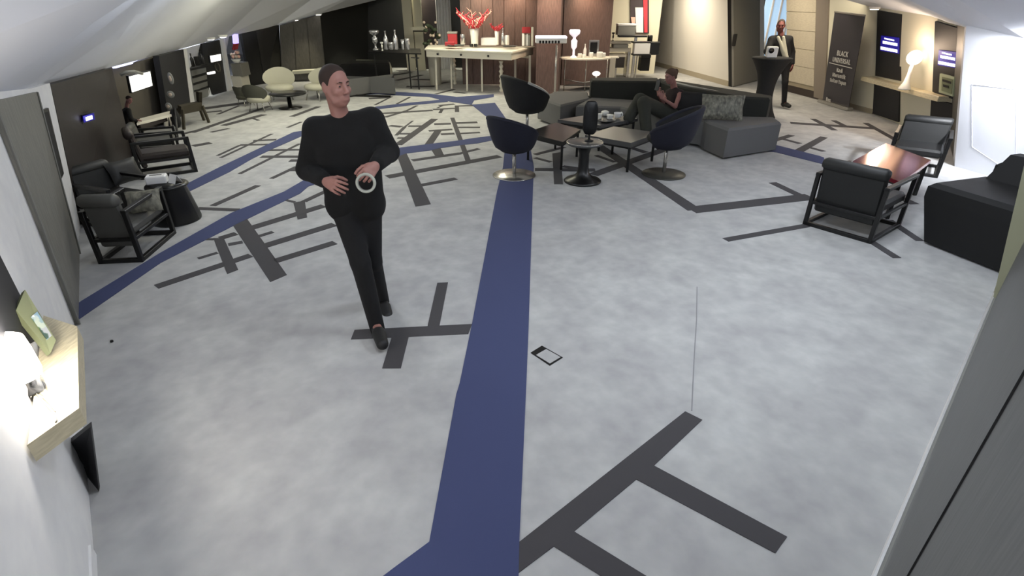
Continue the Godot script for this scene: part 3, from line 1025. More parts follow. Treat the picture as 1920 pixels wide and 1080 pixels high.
	for q in [[1641, 142, 1689, 152, 1693, 27, 1645, 20], [1636, 213, 1684, 229, 1687, 167, 1639, 155], [1748, 172, 1786, 186, 1795, 53, 1753, 40], [1742, 252, 1779, 268, 1786, 196, 1746, 184]]:
		plate(nw, "black_panel", [onn.call(q[0], q[1]), onn.call(q[2], q[3]), onn.call(q[4], q[5]), onn.call(q[6], q[7])], .03, M.dark_panel)
	st = new_st()
	slab(st, p1 + Vector3(-.03, 0, 0), n0 + Vector3(-.03, 0, 0), p1 + Vector3(-.03, .22, 0), n0 + Vector3(-.03, .22, 0), .03, Vector3(1, 0, 0))
	struct("baseboard_right", st, M.stone_trim, "stone skirting behind the banner")
	# shelf of the niche
	var sh := thing("niche_shelf", "light wood shelf carrying the lamp in the cream niche", "shelf")
	var s0 := onp(n0, n1, n0t, 1637, 147, 0.0)
	var s1 := onp(n0, n1, n0t, 1786, 190, 0.0)
	s1.y = s0.y
	var nn := (n1 - n0).cross(Vector3.UP).normalized()
	if nn.x > 0: nn = -nn
	st = new_st()
	prism(st, [xz(s0), xz(s1), xz(s1 + nn * .24), xz(s0 + nn * .24)], s0.y - .04, s0.y + .04, .004)
	obj(sh, "board", st, M.light_wood)
	# post and white wall on the right
	var q0 := fl(1780, 268)
	var q1 := fl(1787, 296)
	st = new_st()
	var q0t := rise(q0, 1794, 50)
	var q1t := rise(q1, 1808, 57)
	slab(st, q0, q1, q0t, q1t, .2, Vector3(1, 0, 0))
	struct("trim", st, M.taupe_dark, "grey brown upright post at the end of the niche")
	var v0 := fl(1790, 312)
	var v1 := Vector3(7.15, 0, -5.6)
	st = new_st()
	var v0t := rise(v0, 1811, 57)
	slab(st, q1, v0, q1t, v0t, .12, Vector3(1, 0, 0))
	slab(st, v0, v1, v0t, v1 + up + (v0t - v0 - up), .12, Vector3(1, 0, 0))
	var ww := struct("wall_right", st, M.white_wall, "white panelled wall lit from above behind the black sofa")
	for q in [[1822, 275, 1822, 158, 1905, 168, 1905, 330]]:
		st = new_st()
		for i in 4:
			var j := (i + 1) % 4
			bar3(st, onp(v0, v1, v0t, q[i * 2], q[i * 2 + 1], .004), onp(v0, v1, v0t, q[j * 2], q[j * 2 + 1], .001), .006, .003, .001)
		obj(ww, "panel_bead", st, M.white_wall)
	# near right wall of grey wood
	var z0 := fl(1665, 1040)
	var z1 := fl(1875, 536)
	var zd := (z1 - z0).normalized()
	var za := z0 - zd * (z0.length() - .16)
	var zm := z1 - zd * .55
	st = new_st()
	var upz := rise(z1, 1921, 330) - z1
	slab(st, za, zm, za + up, zm + up, .12, Vector3(1, 0, 1))
	var zr := struct("wall_right", st, M.grain_wood, "dark grey wood grained wall close by on the right")
	var zn := zd.cross(Vector3.UP)
	if zn.x > 0: zn = -zn
	st = new_st()
	var jn := za + zd * 1.05
	slab(st, jn + zn * .004, jn + zd * .012 + zn * .004, jn + up + zn * .004, jn + zd * .012 + up + zn * .004, .004, Vector3(1, 0, 1))
	obj(zr, "panel_joint", st, M.black_metal)
	st = new_st()
	slab(st, zm, z1, zm + up, z1 + upz, .12, Vector3(1, 0, 1))
	var tr := struct("trim", st, M.cream_green, "pale ribbed upright trim at the end of the wood wall")
	for i in 3:
		st = new_st()
		var a := zm.lerp(z1, .2 + i * .3) + zn * .008
		bar3(st, a, a + up.lerp(upz, .2 + i * .3), .03, .016, .004)
		obj(tr, "rib", st, M.cream_dark)
	st = new_st()
	var x0 := za + zd * 2.6 - zn * .12
	var x1 := Vector3(7.7, 0, -3.0)
	slab(st, x0, x1, x0 + up, x1 + up, .12, Vector3(0, 0, 1))
	slab(st, x1, v1 + Vector3(.4, 0, 0), x1 + up, v1 + up + Vector3(.4, 0, 0), .12, Vector3(1, 0, 0))
	struct("wall_right", st, M.white_wall, "white return wall beside the black sofa")
	st = new_st()
	slab(st, za + zn * .012, z1 + zn * .012, za + zn * .012 + Vector3(0, .1, 0), z1 + zn * .012 + Vector3(0, .1, 0), .012, Vector3(1, 0, 1))
	var bb := struct("baseboard_right", st, M.grey_trim, "grey skirting with bright metal edges under the wood wall")
	for hh in [.012, .095]:
		st = new_st()
		bar3(st, za + zn * .018 + Vector3(0, hh, 0), z1 + zn * .018 + Vector3(0, hh, 0), .014, .014, .002)
		obj(bb, "metal_edge", st, M.bright_metal)
	# closing walls and ceiling
	st = new_st()
	slab(st, b0, za, b0 + up, za + up, .12, Vector3(0, 0, 1))
	slab(st, b0 + Vector3(-12.5, 0, -.6), b0, b0 + up + Vector3(-12.5, 0, -.6), b0 + up, .12, Vector3(0, 0, 1))
	slab(st, Vector3(-12.8, 0, 0), Vector3(-12.8, 0, -26), Vector3(-12.8, 2.75, 0), Vector3(-12.8, 2.75, -26), .12, Vector3(-1, 0, 0))
	slab(st, Vector3(-12.8, 0, -26), Vector3(12.8, 0, -26), Vector3(-12.8, 2.75, -26), Vector3(12.8, 2.75, -26), .12, Vector3(0, 0, -1))
	slab(st, Vector3(12.8, 0, 1), Vector3(12.8, 0, -26), Vector3(12.8, 2.75, 1), Vector3(12.8, 2.75, -26), .12, Vector3(1, 0, 0))
	struct("wall_back", st, M.white_paint, "plain outer walls of the lobby")
	st = new_st()
	box(st, Vector3(0, 2.81, -12.5), Vector3(26, .12, 28), 0.0)
	var ce := struct("ceiling", st, M.ceiling, "white ceiling with sloping sides")
	# sloping ceiling sides
	var edge := [b0 + up * .75, b1 + Vector3(0, 1.93, 0), t2, t3, t4, c1t, r1t, at(345, 92, -k1.z), at(425, 70, -fl(430, 170).z), g0t, g1t + Vector3(0, 0, -.0), at(692, -3, -e1.z)]
	for i in edge.size() - 1:
		var a: Vector3 = edge[i] + Vector3(-.12, -.01, 0)
		var b: Vector3 = edge[i + 1] + Vector3(-.12, -.01, 0)
		var o := Vector3(1.5, 0, -.15)
		var ai: Vector3 = a + o * (1.0 if i > 1 else .3)
		var bi: Vector3 = b + o * (1.0 if i > 0 else .3)
		ai.y = 2.4
		bi.y = 2.4
		plate(ce, "sloping_side", [a, b, bi, ai], .05, M.ceiling)
		plate(ce, "sloping_side", [ai, bi, bi + Vector3(0, .4, 0), ai + Vector3(0, .4, 0)], .04, M.ceiling)
	var re := [at(1632, 15, -n0.z + .3), onp(n0, n1, n0t, 1644, 17), onp(n0, n1, n0t, 1751, 37), onp(v0, v1, v0t, 1809, 54), onp(v0, v1, v0t, 1920, 80), v1 + Vector3(0, 1.68, 0), z1 + Vector3(1.5, 1.8, 0)]
	for i in re.size() - 1:
		var a: Vector3 = re[i] + Vector3(.12, -.01, 0)
		var b: Vector3 = re[i + 1] + Vector3(.12, -.01, 0)
		var ai := Vector3(a.x - 1.6, 2.4, a.z)
		var bi := Vector3(b.x - 1.6, 2.4, b.z)
		plate(ce, "sloping_side", [a, b, bi, ai], .05, M.ceiling)
		plate(ce, "sloping_side", [ai, bi, bi + Vector3(0, .4, 0), ai + Vector3(0, .4, 0)], .04, M.ceiling)
	# downlights let into the sloping sides
	for q in [[1692, 17, 11.2, "long bright downlight over the left black niche panel"], [1784, 42, 9.6, "bright downlight above the right black niche panel"], [1801, 49, 9.4, "bright downlight at the top of the grey brown post"], [1826, 56, 8.2, "small downlight above the corner of the white wall"], [1640, 16, 11.4, "small square downlight at the left end of the niche ceiling"], [597, 27, 17.5, "bright downlight at the right top of the grey veneer wall"], [556, 37, 17.5, "fainter downlight above the middle of the grey veneer wall"], [418, 68, 13.5, "bright downlight above the white bar post"], [395, 73, 13.5, "bright downlight above the white wall screen"]]:
		var p := at(q[0], q[1], q[2])
		var t := thing("downlight", q[3], "downlight", p, 0.0, "ceiling edge downlights")
		var s2 := new_st(true)
		lathe(s2, Vector3.ZERO, [[0.0, -.012], [.085, -.012], [.1, 0.0], [.1, .03], [0.0, .03]], 18)
		obj(t, "ring", s2, M.white_metal)
		s2 = new_st(true)
		lathe(s2, Vector3(0, -.02, 0), [[0.0, 0.0], [.07, 0.0], [.07, .01], [0.0, .01]], 16)
		obj(t, "bulb", s2, M.bulb)
	# globe light behind the camera
	var gl := thing("wall_globe_light", "round white wall light beside the camera, lighting the near ceiling", "light", Vector3(-.3, 1.95, .16))
	var s3 := new_st(true)
	ball(s3, Vector3.ZERO, Vector3.ONE * .06, Basis.IDENTITY, 14)
	obj(gl, "globe", s3, M.diffuser)
	s3 = new_st(true)
	tube(s3, [Vector3(0, -.05, 0), Vector3(0, -.09, .03), Vector3(0, -.09, .12)], .012, 8)
	obj(gl, "arm", s3, M.white_metal)
	# globe pendants just above the picture
	for q in pendants:
		var t := thing("pendant_globe", q[3], "pendant light", q[0], 0.0, "globe pendants")
		var s4 := new_st(true)
		ball(s4, Vector3.ZERO, Vector3.ONE * .05, Basis.IDENTITY, 14)
		obj(t, "globe", s4, M.diffuser)
		s4 = new_st(true)
		tube(s4, [Vector3(0, .045, 0), Vector3(0, 2.75 - q[0].y, 0)], .008, 8)
		obj(t, "stem", s4, M.white_metal)
	# spots that wash the walls
	for q in wall_spots:
		var t := thing("spotlight", q[4], "spotlight", q[0], 0.0, "wall washing spotlights")
		var dir: Vector3 = (q[1] - q[0]).normalized()
		var s2 := new_st(true)
		tube(s2, [q[0] * 0.0 + Vector3(0, .02, 0) - dir * .1, -dir * .1, -dir * .005], [.02, .045, .05], 14)
		obj(t, "housing", s2, M.black_metal)
		s2 = new_st(true)
		tube(s2, [-dir * .012, dir * .002], .04, 14)
		obj(t, "bulb", s2, M.bulb)

func _boxmesh(c: Vector3, s: Vector3) -> SurfaceTool:
	var st := new_st()
	box(st, c, s, .003)
	return st

# ---------------------------------------------------------------- furniture
func yaw_to(f: Vector3) -> float:                            # turn a thing whose front is +Z
	return atan2(f.x, f.z)

func armchair(label: String, where: Vector3, front: Vector3, w: float, dp: float, h: float, pad: Material, group: String) -> Node3D:
	var t := thing("armchair", label, "armchair", where, yaw_to(front), group)
	var x := w * .5
	var z := dp * .5
	var ah := h * .78
	var b := .04
	for sx in [-1, 1]:
		var st := new_st()
		bar3(st, Vector3(x * sx, 0, z), Vector3(x * sx, ah, z), b)
		obj(t, "leg", st, M.black_metal)
		st = new_st()
		bar3(st, Vector3(x * sx, 0, -z), Vector3(x * sx, ah, -z), b)
		obj(t, "leg", st, M.black_metal)
		st = new_st()
		bar3(st, Vector3(x * sx, ah, -z - b * .5), Vector3(x * sx, ah, z + b * .5), b * 1.15, b * .8)
		obj(t, "armrest", st, M.black_metal)
		st = new_st()
		bar3(st, Vector3(x * sx, b * .5, -z), Vector3(x * sx, b * .5, z), b)
		obj(t, "runner", st, M.black_metal)
		st = new_st()
		bar3(st, Vector3(x * sx, h * .36, -z), Vector3(x * sx, h * .36, z), b * .8)
		obj(t, "seat_rail", st, M.black_metal)
	for zz in [-z, z]:
		var st := new_st()
		bar3(st, Vector3(-x, b * .5, zz), Vector3(x, b * .5, zz), b)
		obj(t, "stretcher", st, M.black_metal)
	var st2 := new_st()
	bar3(st2, Vector3(-x, h * .36, -z), Vector3(x, h * .36, -z), b * .8)
	obj(t, "seat_rail", st2, M.black_metal)
	# seat pad, backrest with a rolled top
	st2 = new_st()
	box(st2, Vector3(0, h * .45, .02), Vector3(w - .05, h * .16, dp - .04), .03)
	obj(t, "seat", st2, pad)
	st2 = new_st()
	var bb := Basis(Vector3.RIGHT, -.12)
	box(st2, Vector3(0, h * .59, -z + .045), Vector3(w - .05, h * .74, .07), .02, bb)
	obj(t, "backrest", st2, pad)
	st2 = new_st(true)
	tube(st2, [Vector3(-x + .02, h * .95, -z + .0), Vector3(-x + .05, h * .95, -z + .0), Vector3(x - .05, h * .95, -z + .0), Vector3(x - .02, h * .95, -z + .0)], [.045, .062, .062, .045], 14)
	obj(t, "head_roll", st2, pad)
	return t

func tub_chair(label: String, where: Vector3, front: Vector3, s: float, shell: Material, inner: Material, rim: Material, disc: Material) -> Node3D:
	var group := ""
	var t := thing("tub_chair", label, "chair", where, yaw_to(front), group)
	var st := new_st(true)
	lathe(st, Vector3.ZERO, [[0.0, 0.0], [.30, 0.0], [.305, .008], [.30, .016], [.12, .026], [.04, .034], [0.0, .036]], 36)
	obj(t, "base", st, disc)
	st = new_st(true)
	tube(st, [Vector3(0, .02, 0), Vector3(0, .34 * s, 0)], .026, 14)
	obj(t, "column", st, M.steel)
	# shell: wraps 250 degrees, high at the back, falling to the front
	var NA := 36
	var NR := 8
	var g := func(i: int, j: int, th: float) -> Vector3:
		var u := -1.0 + 2.0 * i / NA
		var a := u * deg_to_rad(128.0)
		var top := lerpf(.50, .78, pow(maxf(0.0, cos(a * .62)), 1.3))
		var v := float(j) / NR
		var y := .33 + (top - .33) * v
		var rr := lerpf(.17, .345, pow(clampf((y - .33) / .30, 0.0, 1.0), .42)) + .03 * maxf(0.0, (y - .6) / .2)
		rr -= th
		return Vector3(sin(a) * rr, y + th * .25, -cos(a) * rr * .95) * s
	for side in 2:
		st = new_st(true)
		for i in NA:
			for j in NR:
				var th := 0.0 if side == 0 else .045
				var q := [g.call(i, j, th), g.call(i + 1, j, th), g.call(i + 1, j + 1, th), g.call(i, j + 1, th)]
				var m: Vector3 = (q[0] + q[2]) * .5
				face(st, q, Vector3(m.x, 0, m.z) * (1.0 if side == 0 else -1.0))
		if side == 0: lathe(st, Vector3(0, .33 * s, 0), [[0.0, -.03], [.1, -.025], [.17, 0.0]], 36, s, s)
		obj(t, "shell" if side == 0 else "lining", st, shell if side == 0 else inner)
	st = new_st(true)
	var rp := []
	for i in NA + 1: rp.append((g.call(i, NR, .022) as Vector3))
	rp.push_front(g.call(0, 0, .022))
	rp.append(g.call(NA, 0, .022))
	tube(st, rp, .026 * s, 8)
	obj(t, "rim", st, shell)
	if rim != shell:
		for e in [0, 1]:
			st = new_st(true)
			var tp := []
			for i in 11: tp.append((g.call(i if e == 0 else NA - i, NR, .022) as Vector3) + Vector3(0, .012, 0))
			tp.push_front(g.call(0 if e == 0 else NA, 1, .022))
			tube(st, tp, .026 * s, 8)
			obj(t, "arm_trim", st, rim)
	st = new_st(true)
	lathe(st, Vector3(0, .31 * s, 0), [[0.0, .03], [.12, .03], [.18, .06], [.235, .11], [.25, .15], [.235, .18], [.17, .195], [0.0, .2]], 28, s, s)
	obj(t, "seat", st, inner)
	return t

func square_table(label: String, c: Array, h: float, th: float, top: Material, called := "coffee_table", category := "table", leg := .035) -> Node3D:
	var mid: Vector3 = (c[0] + c[1] + c[2] + c[3]) / 4.0
	var t := thing(called, label, category, Vector3(mid.x, 0, mid.z))
	var st := new_st()
	var poly := []
	for p in c: poly.append(xz(p) - xz(mid))
	prism(st, poly, h - th, h, .004)
	obj(t, "tabletop", st, top)
	for p in c:
		var q: Vector3 = (p - mid) * .9
		q.y = 0
		st = new_st()
		bar3(st, q, q + Vector3(0, h - th, 0), leg)
		obj(t, "leg", st, M.black_metal)
	for i in 4:
		var a: Vector3 = (c[i] - mid) * .9
		var b: Vector3 = (c[(i + 1) % 4] - mid) * .9
		a.y = h - th - .02
		b.y = a.y
		st = new_st()
		bar3(st, a, b, leg * .7)
		obj(t, "rail", st, M.black_metal)
	return t

func cup(label: String, p: Vector3, s: float, m: Material, group := "", saucer := true) -> Node3D:
	var t := thing("cup", label, "cup", p, rng.randf() * 6.0, group)
	var st := new_st(true)
	lathe(st, Vector3(0, .008 * s, 0), [[0.0, 0.0], [.026, 0.0], [.034, .02], [.041, .07], [.043, .08], [.038, .078], [.03, .02], [0.0, .012]], 18, s, s)
	obj(t, "bowl", st, m)
	st = new_st(true)
	var pts := []
	for i in 9:
		var a := -PI * .5 + PI * i / 8.0
		pts.append(Vector3(.04 + cos(a) * .022, .048 + sin(a) * .022, 0) * s)
	tube(st, pts, .005 * s, 6)
	obj(t, "handle", st, m)
	if saucer:
		st = new_st(true)
		lathe(st, Vector3.ZERO, [[0.0, 0.0], [.04, 0.0], [.075, .012], [.078, .016], [.04, .008], [0.0, .008]], 20, s, s)
		obj(t, "saucer", st, m)
	return t

func furnish() -> void:
	furn_materials()
	near_left()
	left_group()
	centre_group()
	right_group()
	niche_things()
	far_things()
	people()

func furn_materials() -> void:
	mat("leather_grey", Color(.30, .30, .29), .5)
	mat("leather_dark", Color(.09, .094, .094), .55)
	mat("leather_brown", Color(.17, .14, .13), .5)
	mat("steel", Color(.72, .71, .69), .25, .85)
	mat("blue_fabric", Color(.09, .095, .15), .9)
	mat("dark_fabric", Color(.085, .085, .09), .85)
	mat("steel_dark", Color(.3, .3, .28), .4, .6)
	mat("sofa_green", Color(.14, .145, .13), .9)
	mat("sofa_grey", Color(.37, .37, .37), .9)
	mat("sofa_black", Color(.028, .032, .038), .8)
	mat("gloss_black", Color(.05, .05, .052), .28)
	mat("gloss_grey", Color(.3, .3, .3), .35)
	mat("rim_light", Color(.62, .62, .6), .4)
	mat("black_plastic", Color(.035, .035, .04), .35)
	mat("white_china", Color(.88, .88, .86), .25)
	mat("white_card", Color(.9, .9, .9), .6)
	mat("stretch_black", Color(.075, .075, .08), .85)
	var r := mat("red_gloss", Color(.47, .11, .17), .14)
	r.metallic = .8
	noisy("silver_fabric", Color(.26, .26, .23), Color(.6, .59, .53), .03, Vector3(1.2, .7, 1.2), .6, 31)
	glow("shade_glow", Color(1.0, .97, .93), 7.0)
	glow("shade_warm", Color(1.0, .93, .84), 5.0)
	mat("olive_print", Color(.46, .48, .36), .5)
	mat("lime_wall", Color(.66, .68, .55), .5)
	glass("acrylic", Color(.9, .92, .95), .12)
	mat("wire", Color(.5, .48, .44), .4)
	glow("blue_screen", Color(.10, .05, .55), .5)
	glow("screen_text", Color(.92, .93, 1.0), 1.6)
	mat("banner_print", Color(.215, .2, .225), .5)
	mat("banner_text", Color(.78, .77, .75), .6)

func near_left() -> void:
	# console shelf on the left wall
	var c := thing("console_shelf", "pale wood console shelf on a black panel leg at the left wall", "console", fl(150, 800))
	var h := .72
	var poly := [xz(fl(50, 835, h)), xz(fl(148, 765, h)), xz(fl(145, 612, h)), Vector2(-2.49, -2.42), Vector2(-2.02, -1.76), Vector2(-1.83, -1.49)]
	var st := new_st()
	prism(st, poly, h - .085, h, .003)
	obj(c, "top", st, M.light_wood, true)
	st = new_st()
	var la := fl(152, 880)
	var lb := fl(186, 922)
	var lat := at(122, 838, -la.z - .05)
	var lbt := at(170, 800, -lb.z)
	hexa(st, [la, lb, lb + Vector3(-.02, 0, -.035), la + Vector3(-.02, 0, -.035), lat, lbt, lbt + Vector3(-.02, 0, -.035), lat + Vector3(-.02, 0, -.035)])
	obj(c, "leg", st, M.dark_panel, true)
	# glowing lamp against the wall
	var lp := at(14, 655, 1.80)
	var lt := thing("table_lamp", "white drum table lamp glowing on the pale console shelf", "lamp", Vector3(lp.x, h, lp.z))
	var b := Basis(Vector3.UP, deg_to_rad(-36))
	st = new_st(true)
	lathe(st, Vector3(0, 0, 0), [[0.0, 0.0], [.055, 0.0], [.055, .012], [.012, .02], [.012, .12], [0.0, .12]], 16)
	obj(lt, "base", st, M.black_metal)
	st = new_st(true)
	lathe(st, Vector3(0, .085, 0), [[.085, 0.0], [.09, .012], [.088, .11], [.082, .17], [.06, .185], [0.0, .186]], 28, 1.0, .8, b)
	obj(lt, "shade", st, M.shade_glow)
	lamp_omni(lp + Vector3(.10, .03, .02), .8, Color(1, .97, .93), .08)
	# framed landscape leaning behind the lamp
	var fr := thing("framed_picture", "small framed landscape picture leaning on the console behind the lamp", "picture", at(70, 640, 2.2))
	var pc := [at(95, 662, 2.03), at(105, 638, 2.10), at(47, 543, 2.24), at(30, 582, 2.10)]
	plate(fr, "frame", pc, .03, M.olive_print)
	var pm: Vector3 = (pc[0] + pc[1] + pc[2] + pc[3]) / 4.0
	var pn: Vector3 = ((pc[1] - pc[0]) as Vector3).cross(pc[3] - pc[0]).normalized()
	if pn.dot(Vector3(0, CAM_H, 0) - pm) < 0: pn = -pn
	var inr := []
	for q in [[88, 637], [97, 629], [70, 584], [58, 594]]:
		var o := Vector3(0, CAM_H, 0)
		var dv := at(q[0], q[1], 1.0) - o
		inr.append(o + dv * ((pm + pn * .004 - o).dot(pn) / dv.dot(pn)))
	plate(fr, "print", inr, .003, landscape_print())
	# black telephone, acrylic leaflet holder, pair of spectacles-like wire stand
	var ph := thing("desk_phone", "small black telephone half hidden by the glowing lamp", "telephone", at(46, 712, 1.78))
	st = new_st()
	var pp := fl(47, 720, h + .02)
	box(st, pp, Vector3(.05, .035, .09), .006, Basis(Vector3.UP, .5))
	obj(ph, "body", st, M.black_plastic, true)
	st = new_st()
	box(st, pp + Vector3(.0, .028, 0), Vector3(.02, .018, .1), .006, Basis(Vector3.UP, .5))
	obj(ph, "handset", st, M.black_plastic, true)
	var ac := thing("leaflet_holder", "clear acrylic leaflet holder standing on the console shelf", "stand", fl(85, 720, h))
	st = new_st()
	var a0 := fl(62, 728, h)
	var a1 := fl(93, 750, h)
	slab(st, a0, a1, a0 + Vector3(-.02, .16, -.03), a1 + Vector3(-.02, .16, -.03), .005)
	obj(ac, "front_sheet", st, M.acrylic, true)
	st = new_st()
	slab(st, a0 + Vector3(-.03, 0, -.05), a1 + Vector3(-.03, 0, -.05), a0 + Vector3(-.05, .2, -.08), a1 + Vector3(-.05, .2, -.08), .005)
	obj(ac, "back_sheet", st, M.acrylic, true)
	var wi := thing("wire_stand", "thin bent wire stand lying on the console near the leaflet holder", "stand", fl(95, 770, h))
	st = new_st(true)
	tube(st, [fl(58, 745, h + .004), fl(60, 737, h + .004), fl(66, 736, h + .004), fl(80, 752, h + .004), fl(98, 772, h + .004), fl(106, 788, h + .004), fl(104, 792, h + .004)], .003, 6)
	obj(wi, "wire", st, M.wire, true)
	st = new_st(true)
	tube(st, [fl(80, 746, h + .004), fl(92, 757, h + .004), fl(104, 772, h + .004)], .002, 6)
	obj(wi, "arm", st, M.wire, true)
	# narrow picture on the white column
	var np := thing("narrow_picture", "tall narrow dark picture hanging on the white column", "picture", at(100, 270, 4.7))
	var d0 := 4.85
	plate(np, "frame", [at(113, 341, d0), at(120, 325, d0 + .2), at(91, 202, d0 + .2), at(79, 207, d0)], .03, M.black_metal)
	plate(np, "print", [at(113, 334, d0 - .02), at(117.5, 323, d0 + .16), at(91, 210, d0 + .16), at(82, 213, d0 - .02)], .01, M.stretch_black)
	# small wall display on the dark wall
	var dp := thing("wall_display", "small blue lit room control display on the dark brown wall", "display", at(167, 220, 6.6))
	plate(dp, "case", [at(155, 233, 6.35), at(180, 226, 6.75), at(178, 209, 6.75), at(153, 216, 6.35)], .02, M.black_plastic)
	plate(dp, "screen", [at(158, 230, 6.32), at(178, 224, 6.7), at(176, 212, 6.7), at(156, 218, 6.32)], .006, M.blue_screen)
	plate(dp, "readout", [at(162, 227, 6.30), at(174, 223, 6.6), at(173, 216, 6.6), at(161, 220, 6.30)], .004, M.screen_text)
	# bits on the floor
	var fs := thing("floor_box", "rectangular floor socket lid with a black edge set in the carpet by the blue band", "floor socket", fl(1024, 667))
	st = new_st()
	prism(st, [xz(fl(995, 662)), xz(fl(1016, 649)), xz(fl(1055, 671)), xz(fl(1031, 686))], 0.0, .006, .001)
	obj(fs, "frame", st, M.black_plastic, true)
	st = new_st()
	prism(st, [xz(fl(1005, 667)), xz(fl(1024, 656)), xz(fl(1051, 671)), xz(fl(1031, 683))], .004, .0075)
	obj(fs, "lid", st, M.carpet, true)
	var bs := thing("litter_scrap", "tiny black scrap lying on the grey carpet near the console", "litter", fl(210, 641))
	st = new_st(true)
	lathe(st, Vector3.ZERO, [[0.0, 0.0], [.011, 0.0], [.011, .012], [.009, .014], [0.0, .014]], 12)
	obj(bs, "scrap", st, M.black_plastic)

func landscape_print() -> StandardMaterial3D:
	var im := Image.create(64, 48, false, Image.FORMAT_RGB8)
	for y in 48:
		for x in 64:
			var n := sin(x * .35) * 3.0 + sin(x * .9 + 1.0) * 2.0
			var c := Color(.62, .72, .86)
			if y > 14 + n * .6: c = Color(.86, .88, .9)
			if y > 22 + n: c = Color(.30, .42, .38)
			if y > 30 - n * .5: c = Color(.38, .46, .22)
			if y > 38 + n * .4: c = Color(.14, .16, .14)
			im.set_pixel(x, y, c)
	var m := mat("landscape_print", Color.WHITE, .4)
	m.albedo_texture = ImageTexture.create_from_image(im)
	m.uv1_triplanar = true
	m.uv1_scale = Vector3(5, 5, 5)
	return m

func left_group() -> void:
	var ctr := func(a: Vector3, b: Vector3, c: Vector3) -> Vector3: return (a + c) * .5
	# first armchair: back to the camera
	var a := fl(196, 496)
	var b := fl(261, 488)
	var c := fl(322, 436)
	var f := (c - b).normalized()
	var w := (b - a).length()
	armchair("grey leather armchair with black square frame nearest the left door", a.lerp(b, .5) + f * .34, f, .36, .68, .64, M.leather_grey, "")
	# the one behind it, facing right
	armchair("dark leather armchair between the brown wall and the drum table", fl(232, 412) + Vector3(0, 0, 0), Vector3(.93, 0, .35), .5, .62, .58, M.leather_dark, "")
	# third: back to us, beyond the drum table
	armchair("brown leather armchair beyond the black drum table", fl(316, 322), Vector3(.82, 0, -.58), .46, .66, .62, M.leather_brown, "")
	armchair("pale grey armchair furthest along the brown wall", fl(296, 284), Vector3(.9, 0, -.4), .42, .56, .42, M.leather_grey, "")
	# drum table
	var p := fl(333, 412)
	var t := thing("drum_table", "black drum side table between the left armchairs", "table", p)
	var st := new_st(true)
	lathe(st, Vector3.ZERO, [[0.0, 0.0], [.245, 0.0], [.25, .02], [.185, .38], [.19, .395], [.215, .40], [.21, .415], [0.0, .417]], 32)
	obj(t, "body", st, M.black_plastic)
	st = new_st(true)
	lathe(st, Vector3(0, .417, 0), [[0.0, 0.0], [.18, 0.0], [.18, .004], [0.0, .005]], 32)
	obj(t, "top", st, M.gloss_black)
	var tb := thing("tissue_box", "white tissue box on the black drum table", "box", p + Vector3(-.1, .42, -.02), .35)
	st = new_st()
	box(st, Vector3(0, .045, 0), Vector3(.2, .09, .13), .012)
	obj(tb, "box", st, M.white_card)
	st = new_st()
	box(st, Vector3(0, .091, 0), Vector3(.12, .004, .03), .001)
	obj(tb, "slot", st, M.gloss_grey)
	var lf := thing("leaflet", "folded pale leaflet standing on the black drum table", "leaflet", p + Vector3(.08, .42, -.04), -.5)
	for e in [-1, 1]:
		st = new_st()
		box(st, Vector3(0, .045, e * .022), Vector3(.12, .1, .003), .0005, Basis(Vector3.RIGHT, -e * .45))
		obj(lf, "page", st, M.white_card)
	# round back cushion on the second chair
	var cu := thing("cushion", "dark grey cushion leaning in the dark leather armchair", "cushion", fl(240, 340, .33))
	st = new_st(true)
	pillow(st, Vector3(0, .12, 0), .36, .26, .12, Basis(Vector3.UP, 1.2) * Basis(Vector3.RIGHT, -.35))
	obj(cu, "cover", st, M.leather_dark)
	cu = thing("cushion", "silvery patterned cushion on the grey leather armchair by the door", "cushion", fl(276, 395, .34))
	st = new_st(true)
	pillow(st, Vector3(0, .1, 0), .3, .22, .1, Basis(Vector3.UP, .4) * Basis(Vector3.RIGHT, -.5))
	obj(cu, "cover", st, M.silver_fabric)

